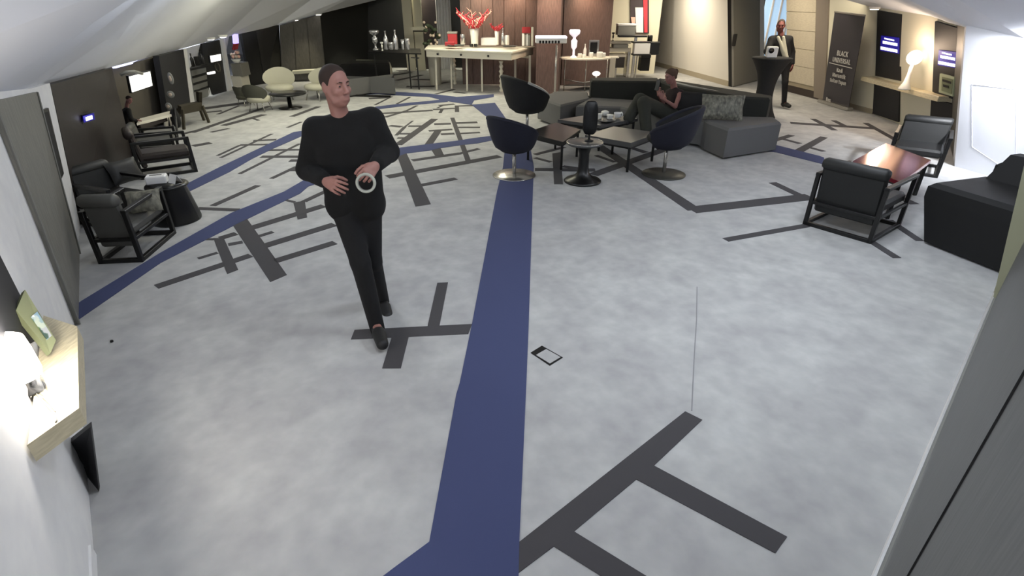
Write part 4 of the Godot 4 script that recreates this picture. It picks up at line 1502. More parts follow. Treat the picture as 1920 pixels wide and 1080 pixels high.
func centre_group() -> void:
	# swivel tub chairs
	tub_chair("dark blue swivel tub chair on a steel disc, nearest the blue band", fl(964, 329), Vector3(.68, 0, -.72), 1.06, M.blue_fabric, M.dark_fabric, M.blue_fabric, M.steel)
	tub_chair("black tub chair with a pale rim behind the dark blue one", fl(988, 256), Vector3(.86, 0, -.5), 1.32, M.dark_fabric, M.leather_dark, M.rim_light, M.steel)
	tub_chair("dark blue swivel tub chair in front of the grey sofa block", fl(1244, 327), Vector3(-.93, 0, -.36), 1.18, M.blue_fabric, M.dark_fabric, M.blue_fabric, M.steel_dark)
	# low tables
	square_table("low black square table on the left of the three coffee tables", [Vector3(.2, .42, -8.2), Vector3(.72, .42, -8.95), Vector3(1.06, .42, -8.42), Vector3(.72, .42, -7.6)], .42, .05, M.gloss_black)
	square_table("low square table carrying the white cups beside the seated woman", [fl(1046, 224, .42), fl(1130, 211, .42), fl(1196, 222, .42), fl(1126, 235, .42)], .42, .05, M.gloss_grey)
	square_table("low square grey topped table under the upright black display", [Vector3(1.08, .43, -8.0), Vector3(1.6, .43, -8.6), Vector3(2.2, .43, -8.14), Vector3(1.66, .43, -7.5)], .43, .07, M.gloss_grey)
	# pedestal table
	var p := fl(1092, 340)
	var t := thing("pedestal_table", "small round table on a black trumpet pedestal in front", "table", p)
	var st := new_st(true)
	lathe(st, Vector3.ZERO, [[0.0, 0.0], [.25, 0.0], [.255, .015], [.23, .035], [.13, .07], [.085, .12], [.07, .2], [.068, .38], [.09, .46], [.13, .49], [0.0, .5]], 36)
	obj(t, "pedestal", st, M.black_plastic)
	st = new_st(true)
	lathe(st, Vector3(0, .5, 0), [[0.0, 0.0], [.22, 0.0], [.245, .015], [.245, .028], [.235, .034], [0.0, .034]], 40)
	obj(t, "tabletop", st, M.gloss_grey)
	st = new_st(true)
	var ring := []
	for i in 40: ring.append(Vector3(cos(TAU * i / 40) * .238, .535, sin(TAU * i / 40) * .238))
	tube(st, ring, .006, 6, true)
	obj(t, "rim", st, M.steel)
	# upright display on the pedestal table
	var d := thing("menu_stand", "tall black rounded display standing on the small pedestal table", "stand", p + Vector3(.06, .536, -.06))
	st = new_st(true)
	lathe(st, Vector3.ZERO, [[0.0, 0.0], [.06, 0.0], [.06, .012], [.02, .02], [.016, .08], [0.0, .08]], 18)
	obj(d, "foot", st, M.black_plastic)
	st = new_st(true)
	var S := 24
	for zz in [-1.0, 1.0]:
		for i in S:
			var a0 := TAU * i / S
			var a1 := TAU * (i + 1) / S
			var q := func(an: float, k: float, z: float) -> Vector3:
				var cx := signf(cos(an)) * pow(absf(cos(an)), .55) * .095
				var sy := signf(sin(an)) * pow(absf(sin(an)), .55) * .215
				return Vector3(cx * k, .295 + sy * k, z)
			face(st, [Vector3(0, .295, zz * .022), q.call(a0, .92, zz * .022), q.call(a1, .92, zz * .022)], Vector3(0, 0, zz))
			face(st, [q.call(a0, .92, zz * .022), q.call(a1, .92, zz * .022), q.call(a1, 1.0, zz * .014), q.call(a0, 1.0, zz * .014)], Vector3(cos(a0), sin(a0), zz))
			if zz > 0: face(st, [q.call(a0, 1.0, .014), q.call(a1, 1.0, .014), q.call(a1, 1.0, -.014), q.call(a0, 1.0, -.014)], Vector3(cos(a0), sin(a0), 0))
	obj(d, "panel", st, M.black_plastic)
	# cups and pot on the low table
	cup("white cup with saucer at the left of the group on the low table", fl(1123, 224, .425), 1.2, M.white_china, "")
	cup("white cup with saucer at the front of the low table", fl(1143, 226, .425), 1.3, M.white_china, "")
	cup("tall white paper cup nearest the seated woman", fl(1158, 222, .425), 1.6, M.white_card, "", false)
	var sb := thing("sugar_bowl", "small white sugar bowl between the cups on the low table", "bowl", fl(1134, 217, .425))
	st = new_st(true)
	lathe(st, Vector3.ZERO, [[0.0, 0.0], [.04, 0.0], [.065, .03], [.07, .06], [.06, .075], [.02, .09], [0.0, .092]], 18)
	obj(sb, "bowl", st, M.white_china)
	var ds := thing("dish", "dark glass dish beside the cups on the low table", "dish", fl(1136, 229, .425))
	st = new_st(true)
	lathe(st, Vector3.ZERO, [[0.0, 0.0], [.08, 0.0], [.13, .03], [.132, .035], [.08, .01], [0.0, .008]], 20)
	obj(ds, "dish", st, M.gloss_grey)
	# sectional sofa
	var so := thing("sectional_sofa", "angled sectional sofa with dark green back and grey seats", "sofa", Vector3(2.6, 0, -10.2))
	st = new_st()
	prism(st, [xz(fl(1051, 197, .45)), xz(fl(1107, 184, .45)), Vector2(1.62, -12.0), Vector2(.95, -12.1), Vector2(.52, -11.2)], .05, .45, .03)
	obj(so, "end_seat", st, M.sofa_grey, true)
	st = new_st()
	prism(st, [Vector2(1.2, -10.42), Vector2(2.0, -10.25), Vector2(2.66, -9.35), Vector2(3.2, -9.85), Vector2(2.75, -10.9), Vector2(1.6, -11.35)], .05, .44, .03)
	obj(so, "seat", st, M.sofa_grey, true)
	st = new_st()
	prism(st, [Vector2(2.66, -9.35), Vector2(3.15, -8.95), Vector2(3.85, -9.2), Vector2(3.4, -10.2), Vector2(2.95, -10.6)], .05, .44, .03)
	obj(so, "seat", st, M.sofa_grey, true)
	st = new_st()
	prism(st, [xz(fl(1355, 300)), xz(fl(1453, 284)), Vector2(4.36, -9.15), Vector2(3.15, -9.3), xz(fl(1318, 283))], .03, .47, .035)
	obj(so, "end_seat", st, M.sofa_grey, true)
	st = new_st()
	prism(st, [Vector2(1.58, -11.3), Vector2(2.95, -11.2), Vector2(3.02, -11.75), Vector2(1.62, -11.78)], .05, .76, .03)
	obj(so, "backrest", st, M.sofa_green, true)
	st = new_st()
	prism(st, [Vector2(2.95, -11.2), Vector2(3.0, -10.75), Vector2(3.82, -9.35), Vector2(4.25, -9.2), Vector2(4.4, -9.45), Vector2(3.3, -11.3), Vector2(3.02, -11.75)], .05, .76, .03)
	obj(so, "backrest", st, M.sofa_green, true)
	st = new_st(true)
	tube(st, [Vector3(3.05, .765, -11.3), at(1290, 161, 10.55), at(1402, 184, 9.45)], .02, 8)
	obj(so, "piping", st, M.rim_light, true)
	# cushions
	var c := thing("cushion", "silver grey patterned cushion on the grey sofa end block", "cushion", fl(1350, 224, .47))
	st = new_st(true)
	pillow(st, Vector3(0, .19, 0), .66, .40, .16, Basis(Vector3.UP, -.25) * Basis(Vector3.RIGHT, -.42))
	obj(c, "cover", st, M.silver_fabric)
	c = thing("cushion", "dark cushion on the sofa beside the seated woman", "cushion", fl(1288, 215, .44))
	st = new_st(true)
	pillow(st, Vector3(0, .2, 0), .52, .36, .16, Basis(Vector3.UP, -.5) * Basis(Vector3.RIGHT, -.3))
	obj(c, "cover", st, M.dark_fabric)
	# high cocktail table in a black stretch cover
	p = fl(1424, 219)
	t = thing("cocktail_table", "high cocktail table in a black stretch cover", "table", p)
	st = new_st(true)
	var H := 1.14
	var prof := []
	for i in 25:
		var v := i / 24.0
		var r := .165 + .22 * pow(absf(v - .45) / .55, 2.2)
		prof.append([r, v * H])
	lathe(st, Vector3.ZERO, prof, 40)
	lathe(st, Vector3(0, H, 0), [[.385, 0.0], [.38, .014], [0.0, .016]], 40)
	obj(t, "cover", st, M.stretch_black)
	var q := thing("card_holder", "small white holder with a black front on the cocktail table", "holder", p + Vector3(-.03, H + .018, 0), -.2)
	st = new_st()
	box(st, Vector3(0, .1, 0), Vector3(.2, .2, .14), .015)
	obj(q, "case", st, M.white_card)
	st = new_st(true)
	tube(st, [Vector3(-.03, .13, .06), Vector3(-.03, .13, .085)], .05, 14)
	obj(q, "front", st, M.black_plastic)

func right_group() -> void:
	var f := Vector3(.79, 0, -.62).normalized()
	armchair("black leather armchair with square black frame, back to the camera on the right", Vector3(3.74, 0, -5.50), f, .66, .74, .73, M.leather_dark, "")
	armchair("dark leather armchair facing the glossy red table, under the niche", fl(1708, 317), Vector3(-.6, 0, .8), .62, .62, .68, M.leather_dark, "")
	# glossy red table
	var h := .45
	square_table("glossy dark red coffee table between the right armchairs", [fl(1596, 303, h), fl(1661, 268, h), fl(1746, 300, h), fl(1690, 342, h)], h, .04, M.red_gloss, "coffee_table", "table", .04)
	# black sofa
	var a := fl(1731, 456)
	var b := fl(1893, 521)
	var d := (b - a).normalized()
	var n := Vector3(-d.z, 0, d.x)
	if n.x < 0: n = -n
	var s := thing("black_sofa", "black two seat sofa against the white wall on the right", "sofa", a.lerp(b, .5))
	var L := (b - a).length() + .75
	var foot := func(u0: float, u1: float, v0: float, v1: float) -> Array:
		return [xz(a + d * u0 + n * v0), xz(a + d * u1 + n * v0), xz(a + d * u1 + n * v1), xz(a + d * u0 + n * v1)]
	var st := new_st()
	var f0: Array = foot.call(0, L, 0, .95)
	var f1: Array = foot.call(-.15, L, -.02, .95)
	hexa(st, [_v(f0[0], .02), _v(f0[1], .02), _v(f0[2], .02), _v(f0[3], .02), _v(f1[0], .45), _v(f1[1], .45), _v(f1[2], .45), _v(f1[3], .45)])
	obj(s, "base", st, M.sofa_black, true)
	st = new_st()
	prism(st, foot.call(-.15, L * .5 - .01, -.02, .75), .45, .6, .04)
	obj(s, "seat_cushion", st, M.sofa_black, true)
	st = new_st()
	prism(st, foot.call(L * .5 + .01, L - .01, -.01, .75), .45, .6, .04)
	obj(s, "seat_cushion", st, M.sofa_black, true)
	for k in 2:
		st = new_st()
		var u0 := -.08 if k == 0 else .82
		var u1 := .74 if k == 0 else L - .02
		var p0 := a + d * u0 + n * .62
		var p1 := a + d * u1 + n * .62
		var lean := n * .16
		var hh := .84 if k == 0 else .94
		hexa(st, [p0 + Vector3(0, .55, 0), p1 + Vector3(0, .55, 0), p1 + n * .24 + Vector3(0, .55, 0), p0 + n * .24 + Vector3(0, .55, 0), p0 + lean + d * .06 + Vector3(0, hh, 0), p1 + lean - d * .02 + Vector3(0, hh, 0), p1 + lean + n * .14 + Vector3(0, hh, 0), p0 + lean + n * .14 + d * .06 + Vector3(0, hh, 0)])
		obj(s, "back_cushion", st, M.sofa_black, true)
	st = new_st()
	prism(st, foot.call(-.12, L, .8, .98), .36, .74, .03)
	obj(s, "backrest", st, M.sofa_black, true)

func niche_things() -> void:
	# positions on the niche wall, recomputed
	var n0 := fl(1637, 214)
	var n1 := fl(1779, 268)
	var n0t := rise(n0, 1643, 16)
	var n1t := rise(n1, 1793, 50)
	for k in 2:
		var t := thing("lit_sign", ["blue lit sign with white lines on the black panel left of the niche lamp", "blue lit sign with white lines on the black panel right of the niche lamp"][k], "sign", onp(n0, n1, n0t, 1667, 82, .05))
		var o := Vector2(0, 0) if k == 0 else Vector2(108, 27)
		var on := func(x: float, y: float, off: float) -> Vector3:
			return onp(n0, n1, n0t, x + o.x, y + o.y, off) if k == 0 else onp(n1, n0, n1t, x + o.x, y + o.y, off)
		plate(t, "panel", [on.call(1650, 95, .05), on.call(1685, 101, .05), on.call(1685, 71, .05), on.call(1652, 67, .05)], .012, M.blue_screen)
		for r in [[1658, 72, 1676, 76, 2.5], [1655, 79, 1682, 84, 5.0], [1651, 90, 1682, 96, 5.5]]:
			plate(t, "text_line", [on.call(r[0], r[1] + r[4] * .5, .057), on.call(r[2], r[3] + r[4] * .5, .057), on.call(r[2], r[3] - r[4] * .5, .057), on.call(r[0], r[1] - r[4] * .5, .057)], .005, M.screen_text)
	# lamp on the shelf
	var s0 := onp(n0, n1, n0t, 1637, 147, 0.0)
	var lp := onp(n0, n1, n0t, 1715, 108, .2)
	var sy := s0.y + .041
	var t := thing("table_lamp", "round white table lamp shining on the wood niche shelf", "lamp", Vector3(lp.x, sy, lp.z))
	var st := new_st(true)
	lathe(st, Vector3.ZERO, [[0.0, 0.0], [.10, 0.0], [.10, .02], [.05, .12], [.032, .25], [.03, lp.y - sy - .1], [0.0, lp.y - sy - .09]], 18)
	obj(t, "base", st, M.white_china)
	st = new_st(true)
	ball(st, Vector3(0, lp.y - sy, 0), Vector3.ONE * .12, Basis.IDENTITY, 20)
	obj(t, "globe", st, M.shade_warm)
	lamp_omni(Vector3(lp.x - .15, lp.y, lp.z + .02), .8, Color(1, .88, .76), .1)
	# framed print on the shelf
	var fr := thing("framed_print", "pale framed print standing on the niche shelf by the right post", "picture", onp(n1, n0, n1t, 1774, 160, .1))
	var on2 := func(x: float, y: float, off: float) -> Vector3: return onp(n1, n0, n1t, x, y, off)
	plate(fr, "frame", [on2.call(1760, 173, .13), on2.call(1786, 181, .13), on2.call(1789, 145, .09), on2.call(1762, 138, .09)], .03, M.lime_wall)
	plate(fr, "print", [on2.call(1765, 170, .135), on2.call(1784, 176, .135), on2.call(1786, 149, .1), on2.call(1766, 144, .1)], .004, M.olive_print)
	for r in [[1767, 150, 1783, 155], [1768, 160, 1778, 163]]:
		plate(fr, "print_mark", [on2.call(r[0], r[1] + 2.5, .14), on2.call(r[2], r[3] + 2.5, .14), on2.call(r[2], r[3] - 2.0, .13), on2.call(r[0], r[1] - 2.0, .13)], .003, M.black_plastic)
	# roll-up banner
	var b0 := fl(1541, 192)
	var b1 := fl(1589, 208)
	var bt0 := at(1565, 22, -b0.z - .7)
	var bt1 := at(1622, 29, -b1.z - .7)
	var bn := thing("roll_up_banner", "dark roll up banner with pale lettering in front of the cream wall", "banner", b0.lerp(b1, .5))
	plate(bn, "sheet", [b0 + Vector3(0, .08, 0), b1 + Vector3(0, .08, 0), bt1, bt0], .012, M.banner_print)
	st = new_st()
	bar3(st, b0 + Vector3(-.02, .04, -.05), b1 + Vector3(.02, .04, .05), .16, .08, .015)
	obj(bn, "base", st, M.steel, true)
	st = new_st()
	bar3(st, bt0, bt1, .03, .03, .006)
	obj(bn, "top_rail", st, M.steel, true)
	var bx := (b1 - b0)
	var by := (bt0 - b0)
	var nz := bx.cross(by).normalized()
	if nz.dot(Vector3(0, CAM_H, 0) - b0) < 0: nz = -nz
	for r in [["BLACK", .18, .60, .16, 1.1], ["UNIVERSAL", .06, .525, .15, 1.1], ["Kadi", .30, .42, .125, 1.2], ["Marantik", .16, .36, .125, 1.2], ["Sultan Yapan", .1, .295, .12, 1.1], ["Bes", .14, .06, .13, 1.2]]:
		var pos: Vector3 = b0.lerp(b1, .5) + (bt0.lerp(bt1, .5) - b0.lerp(b1, .5)) * r[2] + nz * .008
		pos += bx * (0.0 if r[0] != "Bes" else -.25)
		var wide := bx.normalized()
		var b3 := Basis(wide * r[4] * .8, by.normalized(), nz)
		words(bn, "lettering", r[0], r[3], Transform3D(b3, pos) * Transform3D(), M.banner_text)
		var mi := bn.get_child(bn.get_child_count() - 1) as Node3D
		mi.transform = bn.transform.affine_inverse() * mi.transform
	st = new_st()
	bar3(st, b0.lerp(bt0, .475) + bx * .08 + nz * .004, b1.lerp(bt1, .475) - bx * .1 + nz * .004, .008, .012, 0.0)
	obj(bn, "rule_line", st, M.banner_text, true)

# ---------------------------------------------------------------- things further back
func carton(called: String, label: String, category: String, x0: float, x1: float, yb: float, yt: float, d: float, deep: float, m: Material, lid: Material = null) -> Node3D:
	var a := at(x0, yb, d)
	var b := at(x1, yb, d)
	var h := hz(d, yt) - a.y
	var c := (a + b) * .5
	var t := thing(called, label, category, Vector3(c.x, a.y, c.z - deep * .5))
	var st := new_st()
	box(st, Vector3(0, h * .5, 0), Vector3(b.x - a.x, h, deep), .008)
	obj(t, "body", st, m)
	if lid:
		st = new_st()
		box(st, Vector3(0, h * .93, 0), Vector3(b.x - a.x + .02, h * .16, deep + .02), .006)
		obj(t, "lid", st, lid)
	return t

func flask(called: String, label: String, category: String, px: float, yb: float, yt: float, d: float, wpx: float, m: Material, prof: Array, seg := 16, group := "") -> Node3D:
	var p := at(px, yb, d)
	var h := hz(d, yt) - p.y
	var r := (at(px + wpx * .5, yb, d) - p).length()
	var t := thing(called, label, category, p, 0.0, group)
	var st := new_st(true)
	var pr := []
	for q in prof: pr.append([q[0] * r, q[1] * h])
	lathe(st, Vector3.ZERO, pr, seg)
	obj(t, "body", st, m)
	return t

const BOTTLE := [[0.0, 0.0], [.9, 0.0], [1.0, .04], [1.0, .55], [.75, .66], [.35, .75], [.32, .95], [.4, .96], [.4, 1.0], [0.0, 1.0]]
const JAR := [[0.0, 0.0], [.8, 0.0], [.95, .05], [1.0, .8], [.95, .95], [.8, 1.0], [0.0, 1.0]]
const VASE := [[0.0, 0.0], [.7, 0.0], [.75, .05], [.8, .5], [1.0, 1.0], [.9, 1.0], [.7, .5], [.6, .06], [0.0, .06]]
const URN := [[0.0, 0.0], [.6, 0.0], [.6, .05], [.2, .12], [.2, .3], [.5, .38], [.55, .6], [.25, .66], [.3, .72], [.9, .82], [1.0, .92], [.8, .96], [0.0, .97]]

func twigs(t: Node3D, h0: float, n: int, spread: float, length: float, m: Material, m2: Material) -> void:
	for i in n:
		var a := TAU * i / n + rng.randf() * .5
		var dir := Vector3(cos(a) * spread, 1.0, sin(a) * spread).normalized()
		var L := length * (.7 + rng.randf() * .4)
		var st := new_st(true)
		var p0 := Vector3(0, h0, 0)
		var p1 := p0 + dir * L * .5
		var p2 := p0 + (dir + Vector3(cos(a), 0, sin(a)) * .25).normalized() * L
		tube(st, [p0, p1, p2], [.022, .018, .006], 6)
		for k in 5:
			var f := .3 + .15 * k
			var q := p0.lerp(p2, f)
			var sd := Vector3(cos(a + 1.6 * (1 if k % 2 else -1)), .9, sin(a + 1.6 * (1 if k % 2 else -1))).normalized()
			tube(st, [q, q + sd * L * .2], [.016, .005], 5)
		obj(t, "twig", st, m if i % 3 else m2)

func lounge_chair(label: String, where: Vector3, front: Vector3, s: float, pad: Material) -> Node3D:
	var t := thing("lounge_chair", label, "chair", where, yaw_to(front), "")
	for sx in [-1, 1]:
		for sz in [-1, 1]:
			var st := new_st(true)
			tube(st, [Vector3(.27 * sx, 0, .25 * sz) * s, Vector3(.2 * sx, .3, .18 * sz) * s], .016 * s, 8)
			obj(t, "leg", st, M.steel)
	var st2 := new_st(true)
	lathe(st2, Vector3(0, .3 * s, 0), [[0.0, 0.0], [.33, 0.0], [.38, .04], [.37, .1], [.3, .13], [0.0, .135]], 28, s, s * .92)
	obj(t, "seat", st2, pad)
	# oval backrest, gently wrapped
	var N := 28
	var R := 6
	for side in 2:
		st2 = new_st(true)
		var g := func(i: int, j: int) -> Vector3:
			var a := TAU * i / N
			var r := float(j) / R
			var x := cos(a) * .44 * r
			var y := sin(a) * .27 * r
			var bulge := .05 * (1.0 - r * r)
			return Vector3(x, .62 + y, -.34 + x * x * .9 + (bulge if side == 0 else -bulge * .6)) * s + Vector3(0, 0, -y * .25 * s)
		for i in N:
			for j in R:
				var q := [g.call(i, j), g.call(i + 1, j), g.call(i + 1, j + 1), g.call(i, j + 1)]
				if j == 0: q = [q[0], q[2], q[3]]
				face(st2, q, Vector3(0, 0, 1 if side == 0 else -1))
		obj(t, "backrest" if side == 0 else "back_shell", st2, pad if side == 0 else M.shell_grey)
	return t

func far_things() -> void:
	mat("shell_grey", Color(.30, .30, .26), .7)
	mat("lounge_cream", Color(.74, .73, .66), .8)
	mat("table_white", Color(.86, .84, .78), .45)
	mat("twig_red", Color(.78, .22, .27), .7)
	mat("twig_pale", Color(.9, .72, .66), .7)
	mat("leaf_dark", Color(.2, .24, .17), .8)
	mat("petal", Color(.74, .68, .62), .8)
	mat("red_card", Color(.62, .16, .19), .6)
	mat("grey_box", Color(.52, .52, .5), .6)
	mat("silver", Color(.75, .75, .76), .2, .8)
	glass("clear_glass", Color(.93, .95, .96), .25)
	mat("wood_brown", Color(.23, .21, .16), .6)
	glow("board_glow", Color(1, .99, .96), 1.3)
	glow("strip_glow", Color(.93, .9, 1.0), 1.8)
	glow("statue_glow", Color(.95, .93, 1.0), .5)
	glow("sign_glow", Color(.72, .68, 1.0), 1.4)
	lounge_left()
	buffet()
	service_corner()

func lounge_left() -> void:
	# lit board in the recess
	var bd := thing("light_board", "white glowing board on the taupe recess wall above the seated reader", "board", at(265, 153, 9.2))
	plate(bd, "frame", [at(247.5, 175, 8.9), at(288, 162, 9.7), at(283, 132, 9.7), at(241, 142.5, 8.9)], .04, M.black_metal)
	plate(bd, "screen", [at(249, 173, 8.86), at(286, 160.5, 9.66), at(281.5, 134, 9.66), at(243, 144, 8.86)], .012, M.board_glow)
	var pl := thing("picture_light", "slim arched picture light above the glowing board", "light", at(246, 136, 8.9))
	var st := new_st(true)
	tube(st, [at(226, 141, 8.75), at(238, 135, 8.8), at(252, 134, 8.95), at(266, 138, 9.2)], .025, 8)
	obj(pl, "tube", st, M.grey_box, true)
	# writing desk
	var dk := thing("writing_desk", "white writing desk in the recess in front of the seated reader", "desk", fl(295, 248))
	var h := .37
	var c := [fl(256, 231, h), fl(262, 222, h), fl(318, 208, h), fl(322, 214, h)]
	st = new_st()
	prism(st, [xz(c[0]), xz(c[1]), xz(c[2]), xz(c[3])], h - .04, h, .004)
	obj(dk, "tabletop", st, M.table_white, true)
	st = new_st()
	var e0 := fl(311, 241)
	var e1 := fl(322, 237)
	slab(st, e0, e1, at(309, 214, -e0.z), at(321, 214, -e1.z), .03)
	obj(dk, "end_panel", st, M.table_white, true)
	for q in [[262, 262, 259, 231], [268, 254, 264, 228]]:
		st = new_st()
		var p := fl(q[0], q[1])
		bar3(st, p, at(q[2], q[3], -p.z), .035)
		obj(dk, "leg", st, M.black_metal, true)
	st = new_st()
	bar3(st, at(262, 238, -c[0].z), at(312, 224, -c[3].z), .04, .06)
	obj(dk, "drawer", st, M.leather_brown, true)
	# wooden chair right of the desk
	var ch := thing("wooden_chair", "brown wooden chair with a tall back right of the writing desk", "chair", fl(360, 236))
	var f := {"a": fl(345, 243), "b": fl(392, 230), "c": fl(336, 238), "d": fl(383, 226)}
	for k in [["a", 342, 205], ["b", 379, 198], ["c", 334, 203], ["d", 372, 196]]:
		st = new_st()
		bar3(st, f[k[0]], at(k[1], k[2], -f[k[0]].z), .045)
		obj(ch, "leg", st, M.wood_brown, true)
	st = new_st()
	hexa(st, [at(340, 215, -f.a.z), at(379, 207, -f.b.z), at(373, 203, -f.d.z), at(333, 211, -f.c.z), at(340, 200, -f.a.z), at(379, 192, -f.b.z), at(373, 189, -f.d.z), at(333, 197, -f.c.z)])
	obj(ch, "seat", st, M.wood_brown, true)
	st = new_st()
	hexa(st, [at(379, 200, -f.b.z), at(373, 198, -f.d.z), at(369, 198, -f.d.z), at(373, 200, -f.b.z), at(379, 173, -f.b.z), at(372, 171, -f.d.z), at(367, 171, -f.d.z), at(373, 173, -f.b.z)])
	obj(ch, "backrest", st, M.wood_brown, true)
	# stool with a black coat
	var sl := thing("bag", "black bag hanging on a stand between the desk and the wooden chair", "bag", fl(333, 262))
	st = new_st(true)
	var bp := at(329, 222, 10.0)
	ball(st, bp, Vector3(.08, .17, .09), Basis.IDENTITY, 16)
	obj(sl, "body", st, M.stretch_black, true)
	st = new_st(true)
	tube(st, [fl(333, 265) + Vector3(0, .0, 0), at(331, 235, 9.6), at(327, 203, 10.0)], .02, 8)
	obj(sl, "stand", st, M.black_metal, true)
	# wall ornaments on the black panel
	for q in [[320, 147, 10, 20, "pale oblong plaque on the black panel beside the glowing board"], [320, 177, 14, 12, "small pale flower shaped ornament low on the black panel"], [316, 199, 12, 12, "round pale ornament above the writing desk end"]]:
		var t := thing("wall_ornament", q[4], "ornament", at(q[0], q[1], 10.3))
		st = new_st(true)
		var w: float = q[2] * .0052
		var hh: float = q[3] * .0052
		ball(st, Vector3.ZERO, Vector3(w, hh, .02), Basis.IDENTITY, 14)
		obj(t, "plate", st, M.grey_box)
		st = new_st(true)
		ball(st, Vector3(0, 0, .018), Vector3(w * .5, hh * .5, .015), Basis.IDENTITY, 10)
		obj(t, "boss", st, M.petal)
	# bar
	var bc := thing("bar_counter", "dark bar counter with glasses in the bright bar opening", "counter", fl(378, 186))
	st = new_st()
	var k0 := fl(366, 189)
	var k1 := fl(392, 180)
	slab(st, k0, k1, at(358, 131, -k0.z), at(386, 125, -k1.z), .5, Vector3(-1, 0, -1))
	obj(bc, "front", st, M.grey_box, true)
	st = new_st()
	hexa(st, [at(356, 133, -k0.z), at(389, 126, -k1.z), at(391, 122, -k1.z - .5), at(358, 128, -k0.z - .5), at(356, 128, -k0.z), at(389, 121, -k1.z), at(391, 118, -k1.z - .5), at(358, 124, -k0.z - .5)])
	obj(bc, "top", st, M.black_metal, true)
	for i in 3:
		st = new_st()
		bar3(st, at(361 + i, 145 + i * 13, -k0.z + .01), at(388 + i, 137 + i * 13, -k1.z + .01), .03, .05)
		obj(bc, "shelf", st, M.black_metal, true)
	for i in 3:
		flask("bottle", ["dark bottle at the near end of the bar counter", "round dark jug in the middle of the bar counter", "short bottle at the far end of the bar counter"][i], "bottle", 363 + i * 9, 125 - i * 2.5, [100, 106, 96][i], 13.2, [6, 10, 6][i], [M.gloss_black, M.stretch_black, M.gloss_black][i], [BOTTLE, JAR, BOTTLE][i])
	var ws := thing("wall_screen", "small bright white screen on the black panel by the bar", "screen", at(405, 108, 14.0))
	plate(ws, "case", [at(395, 118, 13.6), at(416, 114, 14.0), at(415, 100, 14.0), at(393, 104, 13.6)], .04, M.black_plastic)
	plate(ws, "screen", [at(396.5, 117, 13.57), at(415, 113, 13.97), at(414, 101.5, 13.97), at(394.5, 105, 13.57)], .01, M.board_glow)
	var wr := thing("wall_ornament", "dim wreath ornament under the small white screen", "ornament", at(408, 126, 13.9))
	st = new_st(true)
	var rg := []
	for i in 18: rg.append(Vector3(cos(TAU * i / 18) * .055, sin(TAU * i / 18) * .1, 0))
	tube(st, rg, .018, 6, true)
	obj(wr, "ring", st, M.wood_brown)
	var lg := thing("ledge_lamp", "low bright strip lamp on the black panel under the wreath", "lamp", at(396, 137, 13.8))
	st = new_st()
	bar3(st, at(390, 138, 13.5), at(402, 135.5, 13.8), .06, .05, .01)
	obj(lg, "diffuser", st, M.board_glow, true)
	# blue white sign with red tail and flowers in the second opening
	var sg := thing("upright_sign", "upright blue white lit sign in the gap between the black panels", "sign", at(443, 65, 16.2))
	plate(sg, "panel", [at(440, 82, 15.6), at(448, 81, 15.8), at(446, 54, 15.8), at(438, 56, 15.6)], .05, M.sign_glow)
	plate(sg, "tail", [at(437, 94, 15.65), at(446, 92, 15.8), at(448, 81, 15.8), at(440, 83, 15.6)], .04, M.red_card)
	var fp := thing("flower_bowl", "white bowl of pale flowers on the grey cabinet between the black panels", "flowers", at(444, 118, 15.7))
	st = new_st(true)
	lathe(st, Vector3.ZERO, [[0.0, 0.0], [.06, 0.0], [.13, .1], [.12, .1], [0.0, .06]], 18)
	obj(fp, "bowl", st, M.white_china)
	for i in 9:
		st = new_st(true)
		ball(st, Vector3(cos(i * 2.4) * .09, .16 + .05 * (i % 3), sin(i * 2.4) * .09), Vector3.ONE * .045, Basis.IDENTITY, 8)
		obj(fp, "bloom", st, M.petal if i % 2 else M.twig_pale)
	var gc := carton("grey_cabinet", "low cabinet with grey top part between the black panels", "cabinet", 437, 456, 164, 142, 15.7, .5, M.table_white)
	st = new_st()
	var ga := at(437, 144, 15.7)
	var gb2 := at(456, 144, 15.7)
	box(st, Vector3((ga.x + gb2.x) * .5, (ga.y + hz(15.7, 119)) * .5, ga.z - .25), Vector3(gb2.x - ga.x, hz(15.7, 119) - ga.y, .5), .01)
	obj(gc, "cupboard", st, M.grey_door, true)
	for q in [[388, 180, "white floor card lying under the bar counter"], [441, 162, "white square card on the floor under the grey cabinet"]]:
		var t := thing("floor_card", q[2], "card", fl(q[0], q[1]), .3)
		st = new_st()
		box(st, Vector3(0, .1, 0), Vector3(.22, .2, .05), .006)
		obj(t, "panel", st, M.white_card)
		st = new_st()
		box(st, Vector3(0, .008, 0), Vector3(.26, .016, .14), .004)
		obj(t, "foot", st, M.white_card)
	# cream lounge chairs, round black table, bright ledge
	lounge_chair("pale lounge chair with grey shell, its back to the camera, left of the black table", fl(490, 208), Vector3(.12, 0, -1), .66, M.lounge_cream)
	lounge_chair("dark shelled lounge chair partly hidden behind the grey backed one", fl(462, 198), Vector3(.5, 0, -.8), .5, M.shell_grey)
	lounge_chair("wide cream lounge chair behind the round black table", fl(529, 190), Vector3(.2, 0, .95), .84, M.lounge_cream)
	lounge_chair("cream lounge chair next to the standing man's head", fl(598, 187), Vector3(-.4, 0, .9), .80, M.lounge_cream)
	var t := thing("round_table", "low round black table among the cream lounge chairs", "table", fl(545, 203))
	st = new_st(true)
	lathe(st, Vector3.ZERO, [[0.0, 0.0], [.25, 0.0], [.26, .015], [.05, .03], [.04, .30], [0.0, .3]], 24)
	obj(t, "pedestal", st, M.black_plastic)
	st = new_st(true)
	lathe(st, Vector3(0, .3, 0), [[0.0, 0.0], [.38, 0.0], [.4, .02], [.39, .035], [0.0, .036]], 32)
	obj(t, "tabletop", st, M.gloss_black)
